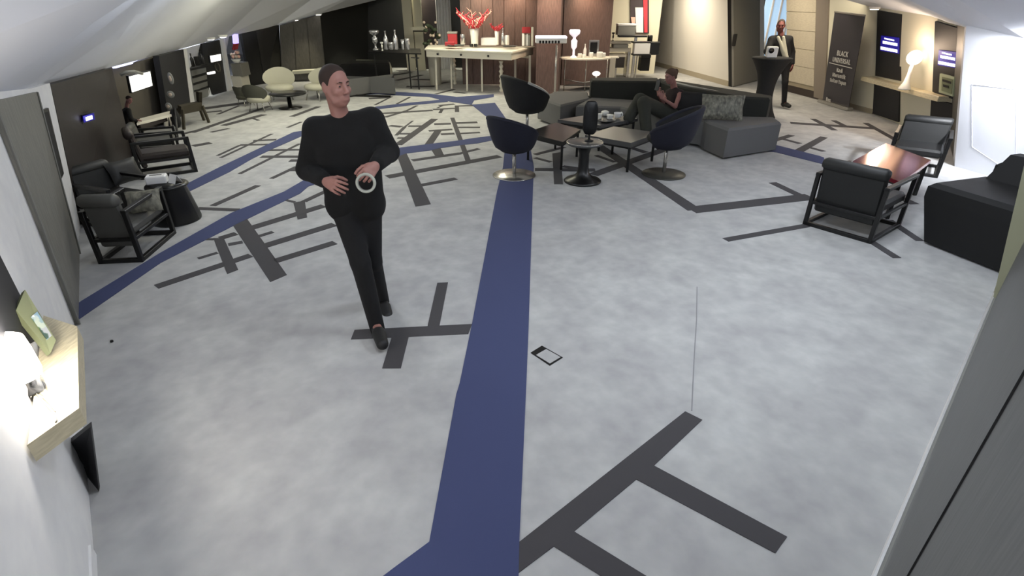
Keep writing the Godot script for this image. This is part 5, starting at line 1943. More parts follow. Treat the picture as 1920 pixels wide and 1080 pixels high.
	var le := thing("lit_ledge", "bright pale ledge along the veneer wall behind the lounge chairs", "ledge", fl(590, 150))
	st = new_st()
	bar3(st, fl(556, 151) + Vector3(0, .26, .2), fl(640, 148) + Vector3(0, .3, .2), .3, .09, .01)
	obj(le, "top", st, M.lounge_cream, true)
	st = new_st()
	bar3(st, fl(556, 151) + Vector3(0, .13, .12), fl(640, 148) + Vector3(0, .15, .12), .16, .22, .01)
	obj(le, "front", st, M.taupe_dark, true)
	lamp_spot(at(585, 30, 17.2), fl(585, 150) + Vector3(0, 0, .6), 3.0, Color(1, .97, .85), 40)
	# long grey bench
	var gb := thing("long_bench", "long grey upholstered bench to the right of the standing man", "bench", fl(690, 178))
	var g0 := fl(618, 188)
	var g1 := fl(741, 171)
	var gh := .43
	st = new_st()
	prism(st, [xz(g0), xz(g1), xz(fl(739, 146, gh)), xz(fl(640, 142, gh))], .04, gh, .04)
	obj(gb, "seat", st, M.sofa_grey, true)
	st = new_st()
	prism(st, [xz(g0) + Vector2(.1, -.12), xz(g1) + Vector2(-.12, -.05), xz(fl(738, 148, gh)) + Vector2(-.1, .1), xz(fl(640, 146, gh)) + Vector2(.1, .1)], 0.0, .05)
	obj(gb, "plinth", st, M.black_metal, true)
	# black rounded settee with a pale edge
	var bs := thing("black_settee", "black rounded settee with a pale piped edge behind the grey bench", "sofa", fl(690, 146))
	var q0 := fl(640, 150)
	var q1 := fl(733, 147)
	st = new_st()
	prism(st, [xz(q0), xz(q1), xz(q1) + Vector2(-.2, -1.0), xz(q0) + Vector2(0, -1.2)], 0.02, hz(-q1.z, 118), .05)
	obj(bs, "body", st, M.stretch_black, true)
	st = new_st(true)
	var dz := -q1.z + .9
	tube(st, [at(668, 114, dz), at(700, 114.5, dz), at(722, 115, dz), at(730, 119, dz - .4), at(733, 128, -q1.z - .02), at(734, 145, -q1.z - .02)], .035, 8)
	obj(bs, "piping", st, M.lounge_cream, true)

func buffet() -> void:
	var h := 1.05
	var fl0 := fl(796, 91, h)
	var fr0 := fl(961, 97, h)
	var br0 := fl(1003, 87, h)
	var bl0 := fl(803, 84, h)
	var mid := (fl0 + fr0 + br0 + bl0) * .25
	var t := thing("buffet_table", "long white painted buffet table on many legs before the brown wall", "table", Vector3(mid.x, 0, mid.z))
	var st := new_st()
	prism(st, [xz(fl0), xz(fr0), xz(br0), xz(bl0)], h - .04, h, .008)
	obj(t, "tabletop", st, M.table_white, true)
	st = new_st()
	var dn := Vector3(0, -.04, 0)
	var ap := Vector3(0, -.2, 0)
	slab(st, fl0 + ap + Vector3(.03, 0, -.05), fr0 + ap + Vector3(-.03, 0, -.05), fl0 + dn + Vector3(.03, 0, -.05), fr0 + dn + Vector3(-.03, 0, -.05), .05)
	slab(st, fr0 + ap + Vector3(-.04, 0, -.06), br0 + ap + Vector3(-.05, 0, .06), fr0 + dn + Vector3(-.04, 0, -.06), br0 + dn + Vector3(-.05, 0, .06), .05, Vector3(-1, 0, -1))
	obj(t, "apron", st, M.table_white, true)
	for px in [821, 866, 917]:
		st = new_st(true)
		var u: float = (px - 796.0) / 165.0
		ball(st, fl0.lerp(fr0, u) + Vector3(0, -.12, -.03), Vector3.ONE * .03, Basis.IDENTITY, 10)
		obj(t, "knob", st, M.black_metal, true)
	for q in [[819, 168, .05], [847, 166, .045], [876, 171, .045], [904, 172, .045], [966, 164, .06], [993, 168, .06]]:
		st = new_st()
		var p := fl(q[0], q[1])
		bar3(st, p, Vector3(p.x * .985, h - .18, p.z), q[2])
		obj(t, "leg", st, M.table_white, true)
	for q in [[853, 158], [940, 172]]:
		st = new_st(true)
		var p := fl(q[0], q[1])
		var pr := []
		for i in 22: pr.append([.045 + .016 * sin(i * 1.9), .76 * i / 21.0])
		lathe(st, p, pr, 14)
		obj(t, "turned_leg", st, M.table_white, true)
	st = new_st()
	var t0 := fl(966, 164)
	var t1 := fl(993, 168)
	bar3(st, Vector3(t0.x, h - .23, t0.z), Vector3(t1.x * .99, h - .23, t1.z), .06)
	obj(t, "trestle_bar", st, M.table_white, true)
	# what stands on it
	var D := -mid.z
	var v := flask("vase", "tall glass vase of red and pale twigs in the middle of the buffet", "vase", 890, 84, 53, D, 18, M.white_china, VASE)
	twigs(v, .25, 18, .62, .72, M.twig_red, M.twig_pale)
	v = flask("vase", "slim white vase with short red twigs right of the tall one", "vase", 932, 84, 55, D, 9, M.white_china, VASE)
	twigs(v, .28, 8, .75, .30, M.twig_red, M.twig_red)
	flask("bottle", "tall pale bottle beside the slim vase on the buffet", "bottle", 943, 84, 52, D, 7, M.silver, BOTTLE)
	flask("jar", "short white jar right of the pale bottle on the buffet", "jar", 951, 84, 66, D, 8, M.white_china, JAR)
	carton("gift_box", "red box with a clear cover at the left of the buffet", "box", 840, 857, 83, 60, D + .2, .25, M.red_card, M.grey_box)
	carton("napkin_box", "low red box lying in front of the gift box", "box", 834, 852, 86, 79, D - .3, .2, M.red_card)
	carton("white_box", "white box behind the vases with a pale yellow tag", "box", 902, 931, 85, 71, D + .1, .25, M.white_card)
	var tr := thing("serving_tray", "dark flat tray at the left of the buffet", "tray", at(855, 86.5, D - .4))
	st = new_st(true)
	lathe(st, Vector3.ZERO, [[0.0, 0.0], [.2, 0.0], [.24, .03], [.25, .03], [.2, .01], [0.0, .01]], 20, 1.0, .6)
	obj(tr, "dish", st, M.gloss_grey)
	tr = thing("serving_tray", "dark flat tray at the right of the buffet", "tray", at(955, 88, D - .4))
	st = new_st(true)
	lathe(st, Vector3.ZERO, [[0.0, 0.0], [.16, 0.0], [.2, .03], [.21, .03], [.16, .01], [0.0, .01]], 20, 1.0, .6)
	obj(tr, "dish", st, M.gloss_grey)
	for i in 2:
		flask("bowl", ["small black bowl in front of the tall vase", "second small black bowl in front of the tall vase"][i], "bowl", 884 + i * 8, 88, 82, D - .5, 7, M.gloss_black, JAR)
	flask("glass_jar", "round glass jar between the red box and the tall vase", "jar", 868, 83, 64, D + .1, 10, M.silver, JAR)
	# upright books
	var k := 0
	for q in [[979, 983, 63, M.white_card, "white book at the left of the upright row on the buffet"], [983, 987, 65, M.grey_box, "grey book second in the upright row on the buffet"], [987, 990, 64, M.white_card, "white book third in the upright row on the buffet"], [990, 994, 66, M.grey_box, "grey book fourth in the upright row on the buffet"], [996, 1000, 51, M.table_white, "tall white folder at the right end of the book row"]]:
		carton("book", q[4], "book", q[0], q[1], 86, q[2], D - .1, .22, q[3])
	carton("red_folder", "red folder lying across the upright book row", "folder", 979, 995, 62, 51, D - .1, .2, M.red_card)
	# plant behind the left end
	var p := at(813, 90, D + 1.0)
	var pl := thing("potted_plant", "dark leaved plant with pale flowers behind the left end of the buffet", "plant", Vector3(p.x, 0, p.z))
	st = new_st(true)
	lathe(st, Vector3.ZERO, [[0.0, 0.0], [.16, 0.0], [.2, .95], [.22, 1.0], [.18, 1.0], [0.0, .96]], 20)
	obj(pl, "planter", st, M.table_white)
	for i in 26:
		var a := rng.randf() * TAU
		var u := rng.randf()
		var q := Vector3(cos(a) * .26 * sqrt(u), 1.05 + rng.randf() * .62, sin(a) * .2 * sqrt(u))
		st = new_st(true)
		if i % 2 == 0:
			ball(st, q, Vector3(.075, .05, .06), Basis(Vector3.UP, a), 8)
			obj(pl, "leaf", st, M.leaf_dark)
		else:
			ball(st, q, Vector3.ONE * .04, Basis.IDENTITY, 8)
			obj(pl, "bloom", st, M.petal)
	# high glass table with bottles at the left
	var ht := thing("high_table", "high black framed table with silver pieces left of the buffet", "table", fl(770, 168))
	var hh := .93
	var c := [fl(690, 98, hh), fl(790, 100, hh), fl(788, 91, hh), fl(694, 90, hh)]
	st = new_st()
	prism(st, [xz(c[0]), xz(c[1]), xz(c[2]), xz(c[3])], hh - .03, hh, .004)
	obj(ht, "tabletop", st, M.gloss_black, true)
	for q in [[771, 166], [786, 168], [708, 160]]:
		st = new_st()
		var b := fl(q[0], q[1])
		bar3(st, b, b + Vector3(0, hh - .03, 0), .035)
		obj(ht, "leg", st, M.black_metal, true)
	st = new_st()
	bar3(st, at(771, 108, -fl(771, 166).z), at(786, 109, -fl(786, 168).z), .03)
	obj(ht, "rail", st, M.steel, true)
	var Dh := 15.4
	flask("silver_urn", "silver urn at the left of the high black table", "urn", 705, 94, 55, Dh, 19, M.silver, URN)
	flask("decanter", "tall silver shaker next to the urn", "decanter", 725, 93, 58, Dh, 9, M.silver, BOTTLE)
	flask("decanter", "tall grey decanter in the middle of the high table", "decanter", 743, 93, 56, Dh, 9, M.silver, BOTTLE)
	flask("tumbler", "short tumbler beside the grey decanter", "glass", 734, 93, 79, Dh - .1, 9, M.silver, JAR)
	flask("tumbler", "small bright tumbler near the cream pillar", "glass", 756, 93, 74, Dh, 7, M.silver, VASE)
	flask("tumbler", "round silver pot at the right of the high table", "pot", 765, 93, 72, Dh, 9, M.silver, JAR)
	flask("candle_holder", "small candle holder in front of the urn", "holder", 717, 95, 78, Dh - .2, 6, M.white_china, URN)
	var ps := thing("pillar_shelf", "short pale shelf fixed to the cream pillar", "shelf", at(786, 52, 19.0))
	plate(ps, "board", [at(771, 57, 18.6), at(800, 57, 18.6), at(800, 51, 18.6), at(771, 51, 18.6)], .3, M.cream)
	plate(ps, "underside", [at(774, 60, 18.7), at(799, 60, 18.7), at(799, 57, 18.7), at(774, 57, 18.7)], .2, M.taupe)
	# drape
	var dr := thing("white_drape", "tall white drape hanging left of the brown wall", "curtain", fl(838, 132))
	st = new_st(true)
	var a0 := fl(824, 131)
	var a1 := fl(850, 131)
	var n := 24
	for i in n:
		var pa := a0.lerp(a1, float(i) / n) + Vector3(0, .02, sin(i * 1.3) * .05)
		var pb := a0.lerp(a1, float(i + 1) / n) + Vector3(0, .02, sin((i + 1) * 1.3) * .05)
		face(st, [pa, pb, pb + Vector3(0, 2.6, 0), pa + Vector3(0, 2.6, 0)], Vector3(0, 0, 1))
		face(st, [pa + Vector3(0, 0, -.03), pb + Vector3(0, 0, -.03), pb + Vector3(0, 2.6, -.03), pa + Vector3(0, 2.6, -.03)], Vector3(0, 0, -1))
	obj(dr, "cloth", st, M.white_paint, true)
	st = new_st(true)
	tube(st, [a0 + Vector3(-.1, 2.62, 0), a1 + Vector3(.1, 2.62, 0)], .02, 8)
	obj(dr, "rail", st, M.steel, true)

func service_corner() -> void:
	# lit shelf on a pole
	var p := fl(1040, 183)
	var d := -p.z
	var t := thing("pole_stand", "white lit shelf on a slim steel pole with a tripod foot", "stand", p)
	var st := new_st(true)
	tube(st, [Vector3(0, .12, 0), Vector3(0, hz(d, 84), 0)], .028, 10)
	obj(t, "pole", st, M.steel)
	for i in 3:
		var a := TAU * i / 3 + .6
		st = new_st(true)
		tube(st, [Vector3(0, .15, 0), Vector3(cos(a) * .2, .015, sin(a) * .2)], .016, 8)
		obj(t, "foot", st, M.steel)
	st = new_st()
	var w := at(1062, 76, d).x - at(1004, 76, d).x
	var cx := at(1033, 76, d).x - p.x
	box(st, Vector3(cx, hz(d, 75), 0), Vector3(w, .13, .28), .012)
	obj(t, "tray", st, M.white_card)
	st = new_st()
	box(st, Vector3(cx, hz(d, 69.5), .0), Vector3(w, .05, .29), .01)
	obj(t, "light_strip", st, M.strip_glow)
	for i in 7:
		st = new_st()
		box(st, Vector3(cx - w * .36 + i * w * .1, hz(d, 78), .145), Vector3(w * .06, .06, .01), .003)
		obj(t, "key", st, M.gloss_black)
	# half round side table
	var h := .86
	var c := fl(1096, 106, h)
	t = thing("side_table", "half round glass topped side table with thin steel legs", "table", Vector3(c.x, 0, c.z))
	st = new_st()
	var poly := [Vector2(fl(1053, 108, h).x - c.x, -.1), Vector2(fl(1053, 108, h).x - c.x + .02, .1)]
	for i in 13:
		var a := PI - PI * i / 12.0
		poly.append(Vector2(cos(a) * .68, sin(a) * .5 + .1))
	poly.append(Vector2(.9, .05))
	poly.append(Vector2(.9, -.15))
	prism(st, poly, h - .035, h, .004)
	obj(t, "tabletop", st, M.table_white)
	for q in [[1057, 170], [1096, 171], [1135, 166]]:
		st = new_st(true)
		var b := fl(q[0], q[1])
		tube(st, [b, Vector3(b.x, h - .03, b.z)], .016, 8)
		obj(t, "leg", st, M.steel, true)
	st = new_st(true)
	tube(st, [at(1057, 149, -fl(1057, 170).z), at(1096, 155, -fl(1096, 171).z), at(1135, 146, -fl(1135, 166).z)], .014, 8)
	obj(t, "rail", st, M.steel, true)
	st = new_st()
	prism(st, [xz(fl(1057, 170)) + Vector2(0, -.02), xz(fl(1096, 171)), xz(fl(1135, 166)), xz(fl(1100, 162))], .12, .14, .002)
	obj(t, "lower_shelf", st, M.gloss_grey, true)
	var D := -c.z - .05
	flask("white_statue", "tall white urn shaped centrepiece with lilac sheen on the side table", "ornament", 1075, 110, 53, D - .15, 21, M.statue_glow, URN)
	carton("photo_frame", "silver framed black picture standing on the side table", "picture", 1103, 1122, 105, 75, D + .1, .04, M.silver)
	var ph := carton("black_card", "black card inside the silver frame on the side table", "card", 1106, 1119, 100, 79, D + .08, .02, M.black_plastic)
	flask("bottle", "slim pale bottle left of the silver frame", "bottle", 1096, 108, 82, D - .1, 6, M.white_china, BOTTLE)
	for i in 5:
		flask("tumbler", ["white tumbler beside the urn on the side table", "clear tumbler in front of the slim bottle", "white tumbler under the silver frame", "white bowl right of the silver frame", "white tumbler at the right end of the side table"][i], "glass", [1087, 1094, 1108, 1124, 1132][i], [109, 111, 110, 108, 107][i], [100, 102, 98, 97, 99][i], D - .25, [8, 7, 8, 12, 7][i], M.white_china, JAR)
	var gl := thing("globe_lamp", "small round white lamp under the half round side table", "lamp", at(1118, 138, D + .1))
	st = new_st(true)
	ball(st, Vector3.ZERO, Vector3(.11, .06, .1), Basis.IDENTITY, 16)
	obj(gl, "globe", st, M.board_glow)
	st = new_st(true)
	var gp := at(1118, 140, D + .1)
	tube(st, [Vector3(0, -gp.y, 0), Vector3(0, -.04, 0)], .03, 8)
	obj(gl, "stem", st, M.steel)
	# service desk with boxes, printer and rack
	var d2 := 18.0
	t = thing("service_desk", "white service desk with open shelves right of the side table", "desk", at(1160, 146, d2))
	for q in [[1122, 1174, 107, 102, M.table_white, "top"], [1141, 1152, 146, 107, M.table_white, "side_panel"], [1153, 1170, 127, 107, M.leather_brown, "drawer"], [1140, 1183, 97, 90, M.table_white, "shelf"], [1140, 1183, 82, 77, M.table_white, "shelf"], [1173, 1178, 146, 97, M.steel, "post"], [1152, 1155, 146, 127, M.steel, "post"]]:
		var a := at(q[0], q[2], d2)
		var b := at(q[1], q[2], d2)
		var y1 := hz(d2, q[3])
		st = new_st()
		box(st, Vector3((a.x + b.x) * .5, (a.y + y1) * .5, a.z - .25), Vector3(b.x - a.x, y1 - a.y, .5), .008)
		obj(t, q[5], st, q[4], true)
	carton("printer", "grey printer on the black rack shelf", "printer", 1158, 1191, 66, 45, d2 - .2, .4, M.grey_box, M.white_card)
	var rk := thing("rack_stand", "steel pole rack with a black shelf carrying the printer", "rack", fl(1186, 150))
	for q in [[1183, 1188, 150, 68, M.steel, "pole"], [1190, 1192.5, 150, 90, M.steel, "pole"], [1160, 1213, 70, 66, M.black_metal, "shelf"], [1188, 1217, 101, 81, M.white_card, "drawer"], [1186, 1220, 81, 78, M.black_metal, "shelf"], [1186, 1220, 104, 101, M.black_metal, "shelf"]]:
		var a := at(q[0], q[2], d2 - .25)
		var b := at(q[1], q[2], d2 - .25)
		var y1 := hz(d2 - .25, q[3])
		st = new_st()
		box(st, Vector3((a.x + b.x) * .5, (a.y + y1) * .5, a.z - .1), Vector3(b.x - a.x, y1 - a.y, .3 if b.x - a.x > .2 else .06), .006)
		obj(rk, q[5], st, q[4], true)
	carton("black_monitor", "black square monitor at the right end of the rack", "monitor", 1217, 1235, 103, 79, d2 - .2, .3, M.gloss_black, M.black_metal)
	carton("black_bin", "black upright bin under the monitor", "bin", 1200, 1217, 133, 104, d2 + .1, .4, M.stretch_black, M.black_metal)
	flask("desk_lamp", "dark round lamp head at the right end of the rack shelf", "lamp", 1218, 78, 66, d2 - .1, 10, M.black_plastic, JAR)
	flask("figurine", "small dark figurine at the left of the service desk", "figurine", 1149, 77, 60, d2 - .1, 6, M.leather_brown, URN)
	carton("file_tray", "white file tray between the shelves of the service desk", "tray", 1150, 1178, 90, 83, d2 - .15, .4, M.grey_box)
	# artwork
	var ar := thing("artwork", "dark framed artwork with white and red upright shapes on the cream wall", "picture", at(1200, 40, 20.4))
	var da := -fl(1180, 138).z - .06
	plate(ar, "canvas", [at(1182, 63, da), at(1217, 63, da), at(1217, -6, da), at(1182, -6, da)], .05, M.purple_brown)
	for q in [[1193, 1206, 61, 14, M.white_card], [1208, 1214, 61, -4, M.twig_red], [1185, 1191, 46, 32, M.twig_pale]]:
		plate(ar, "painted_shape", [at(q[0], q[2], da - .03), at(q[1], q[2], da - .03), at(q[1], q[3], da - .03), at(q[0] - 2, q[3], da - .03)], .01, q[4])

# ---------------------------------------------------------------- people
func people() -> void:
	var sk := mat("skin", Color(.60, .43, .39), .55)
	sk.subsurf_scatter_enabled = true
	sk.subsurf_scatter_strength = .08
	mat("skin_dim", Color(.58, .41, .38), .6)
	mat("skin_red", Color(.42, .22, .20), .6)
	mat("knit_black", Color(.02, .02, .022), .95)
	mat("denim_black", Color(.035, .035, .045), .9)
	mat("shoe_dark", Color(.09, .09, .095), .6)
	mat("hair_brown", Color(.20, .15, .125), .9)
	mat("hair_fair", Color(.33, .25, .2), .8)
	mat("eye_dark", Color(.05, .03, .03), .3)
	mat("suit_black", Color(.075, .072, .08), .85)
	mat("shirt_pale", Color(.74, .73, .66), .8)
	mat("top_plum", Color(.13, .085, .095), .9)
	mat("trouser_olive", Color(.185, .19, .165), .9)
	# the man in black
	var J := {
		"head": at(629, 160, 3.42), "neck": at(640, 222, 3.47), "face": Vector3(.80, .0, .60), "up": Vector3(.0, 1, .02),
		"shL": at(697, 226, 3.50), "shR": at(593, 244, 3.44), "elL": at(728, 284, 3.54), "elR": at(577, 318, 3.46), "wrL": at(704, 310, 3.24), "wrR": at(611, 340, 3.22),
		"hipL": at(690, 382, 3.48), "hipR": at(644, 382, 3.46), "knR": at(676, 492, 3.32), "anR": at(705, 606, 3.34), "toeR": at(717, 645, 3.12),
		"knL": at(698, 490, 3.50), "anL": at(716, 560, 3.78), "toeL": at(727, 592, 3.62),
		"hdR": at(652, 360, 3.10) - at(611, 340, 3.22), "bkR": Vector3(-.1, .5, 1.0), "hdL": at(680, 336, 3.13) - at(704, 310, 3.24), "bkL": Vector3(.25, .3, 1.0)}
	person("person", "man in black sweater and black trousers walking forward, holding a white tape roll", fl(705, 610), J, 1.0, {
		"cell": .013, "hcell": .004, "fcell": .0035, "skin": sk, "head": .98, "curlL": [.75, .8, .85, .9, .5], "curlR": [.35, .45, .5, .6, .3], "loose": .026, "sleeve": true, "hem": .02,
		"top_name": "sweater", "top": M.knit_black, "legs": M.denim_black, "legs_loose": .014, "cuff": -.06, "shoe": M.shoe_dark, "hair": M.hair_brown, "hair_style": 0, "eye": M.eye_dark})
	var tr := thing("tape_roll", "white roll of tape held in the standing man's left hand", "tape roll", at(686, 343, 3.09))
	var b := Basis(Vector3.RIGHT, deg_to_rad(78)) * Basis(Vector3.FORWARD, .15)
	var st := new_st(true)
	lathe(st, Vector3.ZERO, [[.045, -.011], [.057, -.011], [.059, -.009], [.059, .009], [.057, .011], [.045, .011], [.045, -.011]], 36, 1, 1, b)
	obj(tr, "roll", st, mat("tape_white", Color(.66, .67, .63), .5))
	st = new_st(true)
	lathe(st, Vector3.ZERO, [[.0425, -.0115], [.0455, -.0115], [.0455, .0115], [.0425, .0115], [.0425, -.0115]], 36, 1, 1, b)
	obj(tr, "core", st, M.grey_box)
	# the man in the dark suit
	var d := 12.65
	J = {
		"head": at(1464, 48, d), "neck": at(1464, 67, d), "face": Vector3(-.35, -.1, .9), "up": Vector3(0, 1, 0),
		"shL": at(1480, 74, d), "shR": at(1447, 74, d), "elL": at(1485, 98, d + .05), "elR": at(1438, 96, d - .1), "wrL": at(1486, 121, d - .05), "wrR": at(1446, 112, d - .3),
		"hipL": at(1473, 117, d), "hipR": at(1456, 117, d + .05), "knL": at(1472, 154, d - .1), "anL": at(1470, 193, d + .05), "toeL": at(1480, 199, d - .2),
		"knR": at(1447, 150, d + .1), "anR": at(1428, 176, d + .7), "toeR": at(1424, 183, d + .55),
		"hdL": Vector3(.05, -1, .1), "bkL": Vector3(1, 0, .2), "hdR": Vector3(.1, -.6, .7), "bkR": Vector3(-.6, .3, .6)}
	var p := person("person", "man in dark suit and open pale shirt walking past the cocktail table", fl(1468, 200), J, 1.0, {
		"cell": .02, "hcell": .008, "fcell": .007, "skin": M.skin_red, "head": 1.02, "curlL": [.4, .4, .5, .5, .3], "curlR": [.4, .4, .5, .5, .3], "loose": .02, "sleeve": true, "hem": .30,
		"top_name": "jacket", "top": M.suit_black, "legs": M.suit_black, "cuff": -.03, "shoe": M.shoe_dark, "hair": M.hair_brown, "hair_style": 0, "eye": M.eye_dark})
	var B := Blob.new(at(1440, 125, d) + Vector3(0, -.1, -.1), at(1490, 58, d) + Vector3(.1, .1, .35), .012)
	B.cap(at(1459, 70, d - .09), at(1473, 108, d - .11), .03, .055, .02)
	B.cap(at(1469, 70, d - .09), at(1473, 108, d - .11), .03, .055, .02)
	var acc := acc_new()
	B.emit(acc)
	obj(p, "shirt", acc_mesh(acc), M.shirt_pale, true)
	# the woman on the sofa
	J = {
		"head": at(1257, 143, 9.72), "neck": at(1264, 165, 9.78), "face": Vector3(-.9, -.28, .38), "up": Vector3(-.12, 1, .05),
		"shL": at(1276, 174, 9.62), "shR": at(1252, 174, 9.95), "elL": at(1266, 200, 9.38), "elR": at(1243, 193, 9.72), "wrL": at(1241, 184, 9.28), "wrR": at(1235, 178, 9.48),
		"hipL": at(1262, 217, 9.58), "hipR": at(1248, 212, 9.86), "knL": at(1207, 193, 9.2), "knR": at(1200, 187, 9.5), "anL": at(1212, 249, 9.02), "toeL": at(1196, 256, 8.9),
		"anR": at(1176, 226, 9.15), "toeR": at(1160, 234, 9.1), "hdL": Vector3(-.5, 1, .05), "bkL": Vector3(-.3, -.1, 1), "hdR": Vector3(-.3, 1, .1), "bkR": Vector3(-.8, .2, .3)}
	person("person", "woman in sleeveless dark top and olive trousers sitting on the sofa, raising a phone", fl(1220, 250), J, .92, {
		"cell": .018, "hcell": .007, "fcell": .006, "skin": M.skin_dim, "head": 1.05, "curlL": [.7, .8, .8, .9, .6], "curlR": [.7, .8, .8, .9, .6], "loose": .012, "sleeve": false,
		"top_name": "top", "top": M.top_plum, "legs": M.trouser_olive, "legs_loose": .06, "cuff": .07, "shoe": M.shoe_dark, "hair": M.hair_fair, "hair_style": 1, "eye": M.eye_dark})
	var ph := thing("phone", "black mobile phone raised in the seated woman's hands", "phone", at(1233, 160, 9.3))
	st = new_st()
	var pb := Basis(Vector3.UP, -.9) * Basis(Vector3.RIGHT, -.2)
	box(st, Vector3(0, 0, 0), Vector3(.08, .165, .012), .004, pb)
	obj(ph, "case", st, M.black_plastic)
	st = new_st()
	box(st, pb * Vector3(0, 0, -.0065), Vector3(.07, .15, .002), .0005, pb)
	obj(ph, "screen", st, M.gloss_black)
	# the reader in the left recess
	J = {
		"head": at(242, 187, 9.25), "neck": at(237, 202, 9.3), "face": Vector3(.8, -.45, .3), "up": Vector3(.35, 1, 0),
		"shL": at(234, 208, 9.42), "shR": at(241, 207, 9.15), "elL": at(240, 224, 9.4), "elR": at(246, 224, 9.05), "wrL": at(254, 225, 9.5), "wrR": at(257, 226, 9.2),
		"hipL": at(233, 240, 9.35), "hipR": at(237, 242, 9.12), "knL": at(252, 241, 9.45), "knR": at(254, 243, 9.15), "anL": at(253, 262, 9.3), "toeL": at(260, 264, 9.35),
		"anR": at(252, 266, 9.05), "toeR": at(258, 268, 9.1), "hdL": Vector3(1, .1, .2), "bkL": Vector3(0, 1, 0), "hdR": Vector3(1, .1, .2), "bkR": Vector3(0, 1, 0)}
	person("person", "person in black sitting at the white writing desk, head bowed", fl(248, 262), J, .52, {
		"cell": .015, "hcell": .008, "fcell": .006, "skin": M.skin_dim, "curlL": [.3, .4, .4, .4, .3], "curlR": [.3, .4, .4, .4, .3], "loose": .02, "sleeve": true, "hem": .1,
		"top_name": "jacket", "top": M.knit_black, "legs": M.denim_black, "shoe": M.shoe_dark, "hair": M.hair_brown, "hair_style": 0, "eye": M.eye_dark})
	armchair("brown armchair under the person at the writing desk", fl(233, 268), Vector3(1, 0, -.2), .42, .4, .42, M.leather_brown, "")

func _ready() -> void:
	rng.seed = 7
	# ---- camera
	var cam := Camera3D.new()
	cam.name = "camera"
	cam.fov = rad_to_deg(2.0 * atan(540.0 / FOC))
	cam.near = 0.03
	cam.far = 100.0
	add_child(cam)
	cam.position = Vector3(0, CAM_H, 0)
	cam.rotation_degrees = Vector3(-TILT, 0, 0)
	cam.current = true
	# ---- environment: an indoor scene, no daylight
	var we := WorldEnvironment.new()
	we.name = "environment"
	var e := Environment.new()
	e.background_mode = Environment.BG_COLOR
	e.background_color = Color(0, 0, 0)
	e.tonemap_mode = Environment.TONE_MAPPER_LINEAR
	e.tonemap_exposure = 1.0
	e.sdfgi_enabled = true
	e.ssao_enabled = true
	e.ssil_enabled = true
	we.environment = e
	add_child(we)
	# ---- large ceiling lights: x, distance, height, size, energy, colour
	var cool := Color(.93, .96, 1.0)
	var warm := Color(1.0, .94, .83)
	var lime := Color(1.0, .98, .86)
	ceiling_lights = [
		[1.8, 3.2, 2.72, .7, 4.8, cool, "the T shaped dark bars"], [-.3, 2.5, 2.72, .6, 1.1, cool, "the blue band near the camera"], [3.3, 4.9, 2.72, .6, 3.0, cool, "the black sofa"], [-1.9, 4.6, 2.72, .5, .3, cool, "the man in black"], [-3.3, 6.9, 2.72, .6, 1.5, lime, "the left armchairs"],
		[-4.2, 10.5, 2.72, .8, 3.9, lime, "the cream lounge chairs"], [-1.2, 10.8, 2.72, .8, 4.6, lime, "the dense carpet bars"], [5.8, 12.2, 2.72, .8, 6.0, warm, "the roll up banner"], [4.9, 7.6, 2.72, .5, 1.0, lime, "the red coffee table"], [3.7, 6.5, 2.72, .4, 1.8, cool, "the gap between sofa and right armchairs"],
		[-1.2, 14.6, 2.72, .8, 8.0, lime, "the buffet table"], [-3.0, 20.5, 2.72, .8, 11.0, lime, "the floor behind the buffet"], [4.4, 17.6, 2.72, .8, 6.0, warm, "the floor behind the sofa"], [7.0, 18.0, 2.72, .6, 6.0, warm, "the corridor door"], [-7.1, 14.8, 2.72, .7, 16.0, cool, "the bar"], [2.3, 14.4, 2.72, .6, 4.0, warm, "the half round side table"]]
	for a in ceiling_lights: lamp_area(a[0], a[1], a[2], a[3], a[4], a[5])
	# ---- spots that wash the walls: place, aim, energy, colour, label
	var amber := Color(1.0, .86, .72)
	wall_spots = [
		[at(1034, 0, 14.0) + Vector3(0, .35, 0), at(1034, 60, 14.75), 3.2, amber, "spotlight shining warm light down the brown pillar"], [at(968, 0, 15.9) + Vector3(0, .35, 0), at(968, 50, 16.9), 2.2, amber, "spotlight washing the brown wall left of the pillar"],
		[at(1100, 0, 15.8) + Vector3(0, .35, 0), at(1104, 60, 16.9), 2.2, amber, "spotlight washing the brown wall above the side table"], [at(905, 0, 15.9) + Vector3(0, .35, 0), at(900, 50, 16.9), 1.6, amber, "spotlight over the vases on the buffet"],
		[Vector3(6.15, 1.88, -6.5), Vector3(6.7, 1.1, -7.7), 11.0, Color(.97, .98, 1.0), "spotlight shining on the white wall by the sofa"], [Vector3(5.85, 1.92, -6.2), Vector3(6.75, .35, -7.7), 7.0, Color(.97, .98, 1.0), "spotlight aimed low on the white wall by the sofa"], [at(1478, 0, 14.0) + Vector3(-1.0, .25, 0), at(1506, 90, 15.2), 3.6, warm, "spotlight shining on the cream wall panels"],
		[Vector3(3.2, 2.6, -17.4), Vector3(5.95, .9, -18.2), 4.5, Color(1, .96, .88), "spotlight washing the long white wall"]]
	for q in wall_spots: lamp_spot(q[0] + (q[1] - q[0]).normalized() * .01, q[1], q[2], q[3], 55, .05)
	pendants = [[Vector3(-2.1, 2.34, -4.8), .6, cool, "globe pendant over the man in black"], [Vector3(-3.2, 2.34, -8.0), 1.1, cool, "globe pendant over the left armchairs"], [Vector3(-4.6, 2.34, -12.0), 1.4, lime, "globe pendant over the lounge chairs"], [Vector3(5.0, 2.34, -7.2), 3.2, cool, "globe pendant over the red table"]]
	for q in pendants: lamp_omni(q[0], q[1], q[2], .05)
	lamp_omni(Vector3(-.3, 1.95, .09), .6, Color(.95, .97, 1.0), .06)
	materials()
	fittings()
	build_floor()
	build_shell()
	furnish()

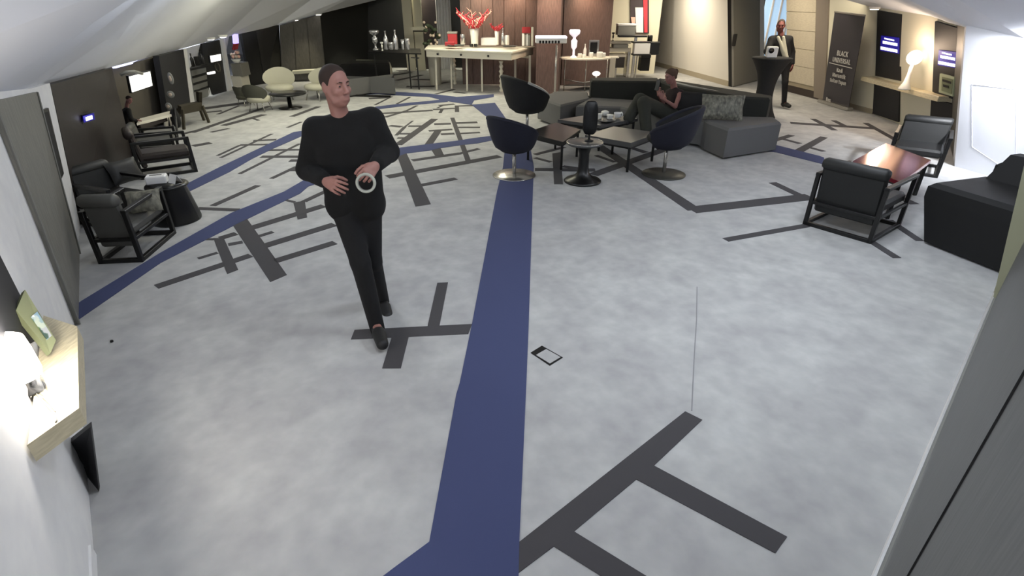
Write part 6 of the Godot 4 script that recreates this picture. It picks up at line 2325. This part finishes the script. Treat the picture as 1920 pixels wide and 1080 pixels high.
func materials() -> void:
	mat("white_metal", Color(.85, .85, .84), .4)
	glow("diffuser", Color(1, .98, .94), 2.0)
	glow("bulb", Color(1, .98, .95), 6.0)
	var c := noisy("carpet", Color(.66, .66, .66), Color(.725, .728, .722), .010, Vector3(.3, .3, .3), 1.0, 3, 5)
	c.detail_enabled = true
	c.detail_albedo = noise_tex(.035, 5, Color(.93, .93, .935), Color(1, 1, 1), 11)
	c.detail_blend_mode = BaseMaterial3D.BLEND_MODE_MUL
	mat("carpet_dark", Color(.255, .25, .26), 1.0)
	mat("carpet_blue", Color(.232, .262, .40), 1.0)
	mat("seam", Color(.52, .52, .53), 1.0)
	noisy("white_paint", Color(.86, .86, .87), Color(.9, .9, .9), .02, Vector3(.6, .6, .6), .7, 5)
	mat("white_warm", Color(.88, .86, .82), .7)
	mat("white_wall", Color(.86, .87, .9), .6)
	mat("ceiling", Color(.9, .91, .94), .8)
	mat("dark_panel", Color(.10, .10, .115), .6)
	mat("black_panel", Color(.055, .055, .06), .4)
	noisy("dark_brown", Color(.125, .105, .095), Color(.17, .14, .125), .03, Vector3(.8, .15, .8), .5, 9)
	mat("taupe", Color(.34, .32, .29), .7)
	noisy("taupe_dark", Color(.25, .24, .22), Color(.33, .315, .29), .05, Vector3(1.2, .2, 1.2), .5, 13)
	mat("taupe_light", Color(.5, .46, .42), .6)
	noisy("grey_wood", Color(.40, .40, .38), Color(.52, .51, .48), .06, Vector3(1.4, .12, 1.4), .5, 15)
	mat("grey_trim", Color(.48, .48, .46), .5)
	mat("chrome", Color(.78, .78, .8), .15, 1.0)
	mat("cream", Color(.84, .82, .74), .7)
	mat("cream_dark", Color(.58, .54, .46), .7)
	noisy("cream_panel", Color(.70, .66, .59), Color(.79, .75, .67), .06, Vector3(.25, 1.6, .25), .5, 17)
	mat("cream_green", Color(.56, .56, .46), .6)
	mat("purple_brown", Color(.24, .2, .22), .6)
	noisy("brown_wall", Color(.32, .26, .245), Color(.41, .33, .31), .05, Vector3(1.5, .15, 1.5), .45, 21)
	mat("stone_trim", Color(.62, .58, .5), .5)
	mat("dark_plinth", Color(.2, .165, .15), .5)
	mat("grey_door", Color(.5, .49, .46), .6)
	mat("black_metal", Color(.04, .04, .042), .4)
	noisy("light_wood", Color(.70, .66, .55), Color(.82, .78, .66), .06, Vector3(1.8, 1.8, .3), .45, 23)
	noisy("grain_wood", Color(.20, .20, .195), Color(.33, .33, .32), .07, Vector3(2.2, .12, 2.2), .45, 25)
	mat("bright_metal", Color(.9, .9, .9), .3, .6)
